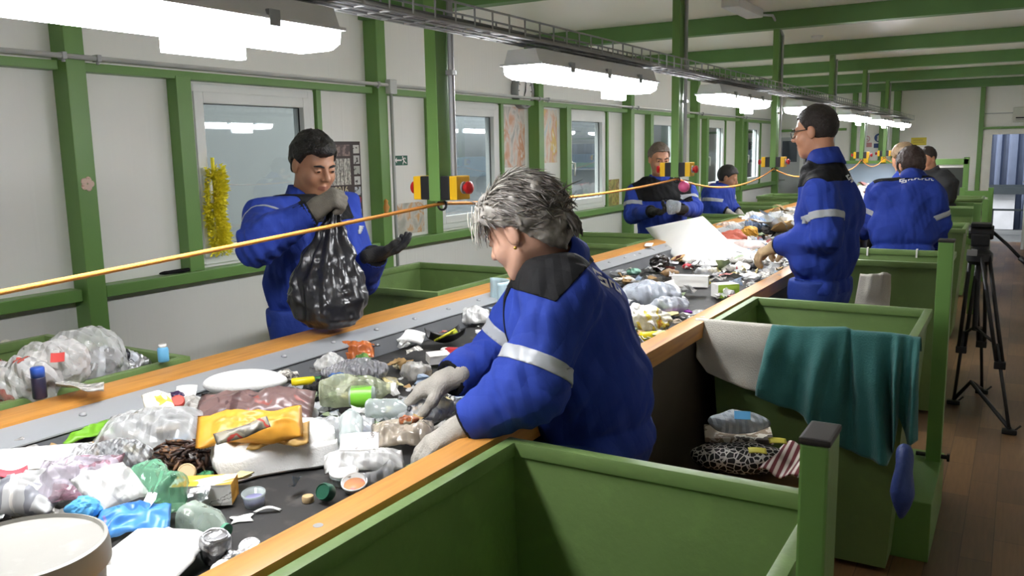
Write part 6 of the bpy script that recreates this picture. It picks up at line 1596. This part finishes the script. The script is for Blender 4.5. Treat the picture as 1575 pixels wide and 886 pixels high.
# emergency exit sign
t = thing('exit_sign', 'green and white emergency exit sign with arrow and running man', 'sign', (XL, 4.66, 1.42))
y0, z0 = 4.585, 1.418
obj('sign_plate', MB().box((XL + .001, y0, z0), (XL + .004, y0 + .185, z0 + .078)), WHITE, t)
obj('sign_field', MB().box((XL + .004, y0 + .032, z0 + .006), (XL + .005, y0 + .178, z0 + .072)), mat('sign_green', '#1e5a44', rough=.5), t)
sx = XL + .0052
mb = MB(); Y = lambda a: y0 + .032 + a; Z = lambda b: z0 + .006 + b
mb.box((sx, Y(.020), Z(.030)), (sx + .001, Y(.080), Z(.040)))
mb.poly([(sx + .001, Y(.004), Z(.035)), (sx + .001, Y(.026), Z(.054)), (sx + .001, Y(.026), Z(.016))], [(0, 1, 2)])
obj('arrow', mb, WHITE, t)
mb = MB()
mb.lathe([(.006, 0), (.006, .001), (.0001, .001)], (sx, Y(.092), Z(.056)), (1, 0, 0), 12)
for (a, b, c, d, r) in ((.094, .048, .106, .028, .006), (.097, .046, .084, .040, .003), (.100, .046, .120, .050, .003), (.120, .050, .124, .040, .003), (.106, .028, .094, .018, .004), (.094, .018, .092, .006, .0035), (.107, .028, .120, .018, .004), (.120, .018, .132, .014, .0035)):
    dv = Vector((0, c - a, d - b)); n = Vector((0, -dv.z, dv.y)).normalized() * r
    mb.poly([(sx + .001, Y(a) + n.y, Z(b) + n.z), (sx + .001, Y(c) + n.y, Z(d) + n.z), (sx + .001, Y(c) - n.y, Z(d) - n.z), (sx + .001, Y(a) - n.y, Z(b) - n.z)], [(0, 1, 2, 3)])
obj('running_figure', mb, WHITE, t)
# posters: plain painterly stand-ins
P1 = ramp_mat('poster_rose_grey', [(0, '#6d6a66'), (.34, '#a9a49c'), (.46, '#d6cfc6'), (.55, '#d3a78c'), (.63, '#c78d63'), (.7, '#e3ddd4')], scale=7, rough=.4, dist=.7, const=False, stretch=(1, 1.6, .8), detail=6)
P2 = ramp_mat('poster_cream_yellow', [(0, '#8da6b8'), (.36, '#c9cfcf'), (.45, '#e3d6c4'), (.55, '#d9a88a'), (.62, '#e0c05a'), (.7, '#ece6dc')], scale=7, rough=.4, dist=.7, const=False, stretch=(1, 1.5, .7), detail=5)
P3 = ramp_mat('poster_sand', [(0, '#6a6a58'), (.42, '#b9b6ac'), (.5, '#cfc9be'), (.57, '#cf9f6a'), (.64, '#dcd6cc')], scale=6, rough=.4, dist=1.5, const=False)
P4 = ramp_mat('poster_olive', [(0, '#3f3c24'), (.42, '#8a8444'), (.52, '#b3a85a'), (.58, '#7a4a34'), (.68, '#c9bd8a')], scale=7, rough=.4, dist=1.5, const=False)
flat('poster', 'tall pink and grey poster left of the upright under the clock', 'poster', 6.03, 6.40, 1.375, 1.87, P1, group='posters on the left wall')
flat('poster', 'tall yellow and cream poster right of the upright under the clock', 'poster', 6.60, 6.99, 1.40, 1.87, P2, group='posters on the left wall')
flat('poster', 'sand coloured poster on the wall below the emergency exit sign', 'poster', 4.60, 4.93, .95, 1.165, P3, group='posters on the left wall')
flat('poster', 'small olive poster right of the third window', 'poster', 8.11, 8.40, .93, 1.20, P4, group='posters on the left wall')
# clock
t = thing('wall_clock', 'round wall clock with grey rim above the posters', 'clock', (XL + .11, 6.33, 2.0)); cc = Vector((XL + .055, 6.33, 2.0)); k_ = .145
obj('clock_rim', MB().lathe([(k_, -.05), (k_, .0), (k_ * .97, .012), (k_ * .84, .008), (k_ * .83, -.005)], cc, (1, 0, 0), 40, cap1=False), mat('silver_rim', '#9a9c9c', rough=.35, metal=.5), t, smooth=True)
obj('clock_face', MB().lathe([(k_ * .85, -.004), (.0005, -.003)], cc, (1, 0, 0), 36, cap0=False), WHITE, t)
mb = MB()
for k in range(12):
    a = 2 * PI * k / 12; d = Vector((0, math.sin(a), math.cos(a))); mb.tube([cc + d * k_ * .66 + Vector((.001, 0, 0)), cc + d * k_ * .78 + Vector((.001, 0, 0))], .0035, 4)
obj('hour_mark', mb, INK, t)
for nm, a, L in (('hour_hand', math.radians(205), .5), ('minute_hand', math.radians(10), .62)):
    d = Vector((0, math.sin(a), math.cos(a))); obj(nm, MB().tube([cc + Vector((.004, 0, 0)) - d * .012, cc + Vector((.004, 0, 0)) + d * k_ * L], [.005, .003], 5), INK, t)
# yellow garland
R_ = random.Random(12); mb = MB()
for i in range(2600):
    v = R_.random(); a = R_.uniform(0, 2 * PI); z = 1.43 - .41 * v; y = 3.052 + .012 * math.sin(v * 9); r = R_.uniform(.01, .062)
    d = Vector((abs(math.cos(a)) * .55 + .05, math.sin(a), R_.uniform(-.6, .6))).normalized(); c = Vector((XL + .045, y, z)); p = c + d * r; s_ = .014
    n = Vector((R_.uniform(-1, 1), R_.uniform(-1, 1), R_.uniform(-1, 1))).normalized(); e = d.cross(n).normalized()
    mb.poly([p - e * s_ * .6, p + e * s_ * .6, p + d * s_ * 1.6], [(0, 1, 2)])
mb.tube([(XL + .045, 3.06, 1.50), (XL + .045, 3.065, 1.02)], .010, 6)
obj('paper_garland', mb, mat('yellow_garland', '#f6ea3c', rough=.6, var=.12, vscale=60), label='fluffy yellow paper garland hanging at the nearest window frame', cat='garland', kind='thing')
mb = MB()
for k in range(5):
    a = 2 * PI * k / 5; mb.lathe([(.0005, .004), (.014, .003), (.016, 0)], (XL + .106, 2.315 + .018 * math.cos(a), 1.395 + .018 * math.sin(a)), (1, 0, 0), 10, cap0=False)
obj('flower_sticker', mb, mat('pale_pink', '#e0c3b3', rough=.6, blotch='#a8564c', bamt=.8, bsc=60), label='small pink flower sticker on the upright left of the nearest window', cat='sticker')
mb = MB().sphere((XL + .055, 2.78, .942), 1, 3, (.02, .10, .010)); rough(mb, .004, 25, 2)
obj('black_cloth', mb, BLACKC, smooth=True, label='black folded cloth lying on the sill rail before the nearest window', cat='cloth')
t = thing('pink_ball', 'pink ball hanging below the second hanging post', 'ball', (-1.52, 4.45, 1.27)); c = at_y(1052, 287, 4.43)
obj('ball', MB().sphere(c, .031, 3), PINK, t, smooth=True); obj('string', MB().tube([c + UP * .028, Vector((c.x, 4.42, 1.335))], .0015, 5), BLACK, t)
c = at_y(1036, 318, 6.10); mb = MB().sphere(c, 1, 4, (.06, .04, .06)); rough(mb, .02, 12, 3); obj('film_bag', mb, film('held_clear_bag', '#cfd6dc', .30), smooth=True, label='clear plastic bag held by the worker by the third window', cat='bag')
# ornaments on the sill
for (y, l, c) in ((7.06, 'small brown figurine at the near side of the third window', '#6b4a2c'), (4.38, 'small orange ornament on the upright right of the calendar', '#c98a3a')):
    obj('ornament', MB().lathe([(.022, 0), (.026, .012), (.014, .03), (.024, .06), (.012, .085), (.016, .10), (.0005, .115)], (XL + .11 if y < 5 else XL + .055, y, .934 if y > 5 else 1.10), (0, 0, 1), 16), mat('orn_' + c[1:], c, rough=.5), smooth=True, label=l, cat='ornament')

# ------------------------------------------------------------------ far wall
EX = lambda x: (x, YE, 0)
t = thing('door_1', None, None, (-3.38, YE, 0)); t['kind'] = 'structure'
GD = mat('grey_door', '#b4b8ba', rough=.45, var=.03)
mb = MB(); mb.box((-3.62, YE - .05, 0), (-3.56, YE, 1.72)); mb.box((-3.22, YE - .05, 0), (-3.16, YE, 1.72)); mb.box((-3.56, YE - .05, 1.66), (-3.22, YE, 1.72)); obj('door_frame', mb, WHITE_P, t)
mb = MB(); mb.box((-3.56, YE - .035, 0), (-3.22, YE, 1.25)); mb.box((-3.56, YE - .035, 1.25), (-3.52, YE, 1.66)); mb.box((-3.27, YE - .035, 1.25), (-3.22, YE, 1.66)); mb.box((-3.52, YE - .035, 1.60), (-3.27, YE, 1.66)); obj('door_leaf', mb, GD, t)
obj('door_pane', MB().box((-3.52, YE - .02, 1.25), (-3.27, YE - .012, 1.60)), mat('dark_pane', '#39434c', rough=.1), t)
obj('door_handle', MB().tube([(-3.54, YE - .035, .95), (-3.54, YE - .07, .95), (-3.45, YE - .07, .95)], .010, 8), STEEL, t, smooth=True)
struct('trim_1', MB().box((-1.80, YE - .11, 0), (-1.70, YE, 2.34), .005).box((-.60, YE - .07, 0), (-.535, YE, 2.34), .005).box((-.535, YE - .07, 1.71), (XR, YE, 1.745), .004).box((-2.42, YE - .06, 1.2), (-2.34, YE, 2.34), .004).box((-2.0, YE - .06, 1.2), (-1.94, YE, 2.34), .004).box((XL, YE - .06, 1.75), (-2.5, YE, 1.79), .004), GREEN)
# open doorway with strip view and white frame
t = thing('door_2', None, None, (-.05, YE, 0)); t['kind'] = 'structure'
mb = MB(); mb.box((D0 - .03, YE - .06, 0), (D0 + .09, YE + .02, DZ)); mb.box((D1 - .06, YE - .06, 0), (D1 + .03, YE + .02, DZ)); mb.box((D0 + .09, YE - .06, DZ - .07), (D1 - .06, YE + .02, DZ)); obj('door_frame', mb, mat('cream_frame', '#e6e4d8', rough=.45), t)
mb = MB().grid(lambda u, v: (D1 - .08 - .26 * u, YE - .08 - .95 * u, .01 + (DZ - .1) * v), 4, 4, .04); obj('door_leaf', mb, mat('pale_door', '#c3c9ca', rough=.45), t)
obj('door_handle', MB().tube([(D1 - .34, YE - .85, .95), (D1 - .38, YE - .86, .95), (D1 - .36, YE - .78, .95)], .010, 8), STEEL, t, smooth=True)
# what shows through it: corrugated blue hall wall, landing
CORR = MB().grid(lambda u, v: (-2.5 + 5.5 * u, YE + 2.6 + .04 * (1 if math.sin(u * 5.5 * 2 * PI / .22) > 0 else -1), -1 + 4.2 * v), 200, 2, .01)
struct('wall_beyond', CORR, mat('blue_grey_cladding', '#66728c', rough=.5, metal=.1))
struct('trim_5', MB().box((-2.4, YE + .1, -.1), (2.5, YE + 2.5, -.01)), mat('grey_landing', '#6a6e70', rough=.7))
struct('trim_6', MB().box((-.9, YE + 2.2, .62), (2, YE + 2.3, .74)).box((-.9, YE + 1.2, .40), (2, YE + 1.24, .43)).box((-.38, YE + 1.2, 0), (-.35, YE + 1.24, .43)).box((-.9, YE + 2.3, .70), (2, YE + 2.32, .78)), mat('dark_rail', '#3a444b', rough=.5))
struct('trim_7', MB().box((-.6, YE + 2.3, 0), (-.06, YE + 2.33, .62)), mat('white_sheet_wall', '#dfe4ee', rough=.6))
struct('ceiling_beyond', MB().box((-2.6, YE + .1, 3.2), (3, YE + 2.8, 3.3)), mat('grey_roof', '#5a5f63', rough=.8))
ld = bpy.data.lights.new('landing_fill_light', 'AREA'); ld.energy = 20; ld.size = 1.2; ld.color = (.88, .93, 1); lo = bpy.data.objects.new('landing_fill_light', ld); COL.objects.link(lo); lo.location = (.3, YE + 1.2, 3.1)  # unseen area light that brightens the landing and cladding beyond the doorway
# air unit over the doorway
t = thing('air_conditioner', 'pale wall air conditioner above the doorway on the end wall', 'air conditioner', (.15, YE, 1.83))
obj('casing', MB().box((-.16, YE - .16, 1.80), (.62, YE - .001, 2.02), .02), mat('pale_casing', '#c9c8bb', rough=.45), t); obj('outlet_slot', MB().box((-.12, YE - .165, 1.855), (.58, YE - .15, 1.875)), BLACK, t); obj('outlet_slot', MB().box((-.12, YE - .165, 1.83), (.58, YE - .15, 1.84)), mat('slot_grey', '#8a8a82', rough=.5), t)
struct('trim_8', MB().tube([(-.53, YE - .012, 1.945), (.8, YE - .012, 1.945)], .008, 6), CONDUIT)
# signs on the end wall
t = thing('warning_sign', 'small red and white prohibition sign on the end wall', 'sign', (-2.2, YE, 1.47)); x = -2.27
obj('sign_plate', MB().box((x, YE - .006, 1.47), (x + .17, YE - .001, 1.66)), WHITE, t); obj('sign_text_panel', MB().box((x + .006, YE - .008, 1.475), (x + .164, YE - .006, 1.545)), mat('faded_red', '#c98f8d', rough=.6), t)
obj('prohibition_ring', MB().tube([(x + .085 + .045 * math.cos(a), YE - .008, 1.605 + .045 * math.sin(a)) for a in np.linspace(0, 2 * PI, 25)[:-1]], .006, 6, closed=True).tube([(x + .055, YE - .008, 1.635), (x + .115, YE - .008, 1.575)], .005, 6), mat('faded_red', '#c98f8d'), t)
t = thing('mandatory_sign', 'small blue and white protection sign right of the red prohibition sign', 'sign', (-2.02, YE, 1.45)); x = -2.08
obj('sign_plate', MB().box((x, YE - .006, 1.455), (x + .15, YE - .001, 1.70)), WHITE, t); obj('sign_text_panel', MB().box((x + .004, YE - .008, 1.46), (x + .146, YE - .006, 1.53)), mat('sign_blue', '#33497f', rough=.6), t)
obj('blue_disc', MB().lathe([(.068, 0), (.068, .003), (.0005, .003)], (x + .075, YE - .006, 1.62), (0, -1, 0), 28), mat('sign_blue', '#33497f'), t); obj('head_symbol', MB().lathe([(.026, 0), (.026, .002), (.0005, .002)], (x + .075, YE - .0095, 1.635), (0, -1, 0), 16).box((x + .048, YE - .0115, 1.57), (x + .102, YE - .0095, 1.615)), WHITE, t)
t = thing('yellow_sign', 'yellow sign on the white end wall panel', 'sign', (-1.42, YE, 1.5))
obj('sign_plate', MB().box((-1.53, YE - .006, 1.49), (-1.31, YE - .001, 1.61)), mat('sign_yellow', '#d8c62a', rough=.5), t)
obj('sign_lines', MB().box((-1.50, YE - .0075, 1.565), (-1.36, YE - .006, 1.575)).box((-1.50, YE - .0075, 1.535), (-1.34, YE - .006, 1.543)), mat('sign_ochre', '#a8921c', rough=.5), t)
# green guard frame with dark panel at the far end of the aisle side
t = thing('steel_guard', 'green steel guard frame with dark panel at the far end of the aisle', 'frame', (-.9, 13.2, 0))
obj('frame_bar', MB().box((-1.42, 13.2, 1.22), (-.62, 13.26, 1.30), .004), GREEN, t); obj('frame_bar', MB().box((-1.42, 13.2, .64), (-.62, 13.26, .72), .004), GREEN, t)
for x in (-1.42, -.68): obj('frame_post', MB().box((x, 13.2, 0), (x + .07, 13.26, 1.32), .004), GREEN, t)
obj('dark_panel', MB().box((-1.35, 13.215, .72), (-.68, 13.235, 1.18)), mat('dark_mesh_panel', '#3b403c', rough=.6), t); obj('white_edge', MB().box((-1.35, 13.212, 1.18), (-.68, 13.24, 1.20)), WHITE, t)
for i, (y, z) in enumerate([(12.3, .95), (10.6, .90), (8.5, .98)]):
    t = thing('bin_gate', ['green barrier beside the farthest aisle bin', 'green barrier between the two far aisle bins', 'green barrier right of the bent worker'][i], 'barrier', (-.5, y, 0))
    for x in (-.66, -.34): obj('barrier_post', MB().box((x, y, 0), (x + .06, y + .06, z), .004), GREEN, t)
    obj('barrier_bar', MB().box((-.66, y + .005, z - .12), (-.28, y + .055, z - .04), .004), GREEN, t); obj('barrier_bar', MB().box((-.66, y + .005, z - .36), (-.28, y + .055, z - .28), .004), GREEN, t)
# ceiling fittings
for i, (px, py, l) in enumerate([(1143, 6, 'unlit lamp on the ceiling nearest the camera'), (1300, 97, 'small detector on the ceiling beyond the third beam'), (1257, 55, 'small detector on the ceiling between the second and third beam')]):
    c = at_z(px, py, ZC)
    if i == 0: obj('ceiling_fitting', MB().box(c + Vector((-.06, -.30, -.06)), c + Vector((.06, .30, -.001)), .012), LAMP_B, label=l, cat='lamp')
    else: obj('ceiling_detector', MB().lathe([(.05, 0), (.05, .015), (.03, .035), (.0005, .04)], c - UP * .001, (0, 0, -1), 20), LAMP_B, smooth=True, label=l, cat='detector')
obj('ceiling_conduit', MB().tube([at_z(1150, 8, ZC - .012), (-1.80, 6.30, ZC - .012), (-1.60, 6.40, ZC - .03), (-1.548, 6.50, 2.30)], .010, 8), CONDUIT, smooth=True, label='grey conduit bending from the ceiling down to the third hanging post', cat='conduit')
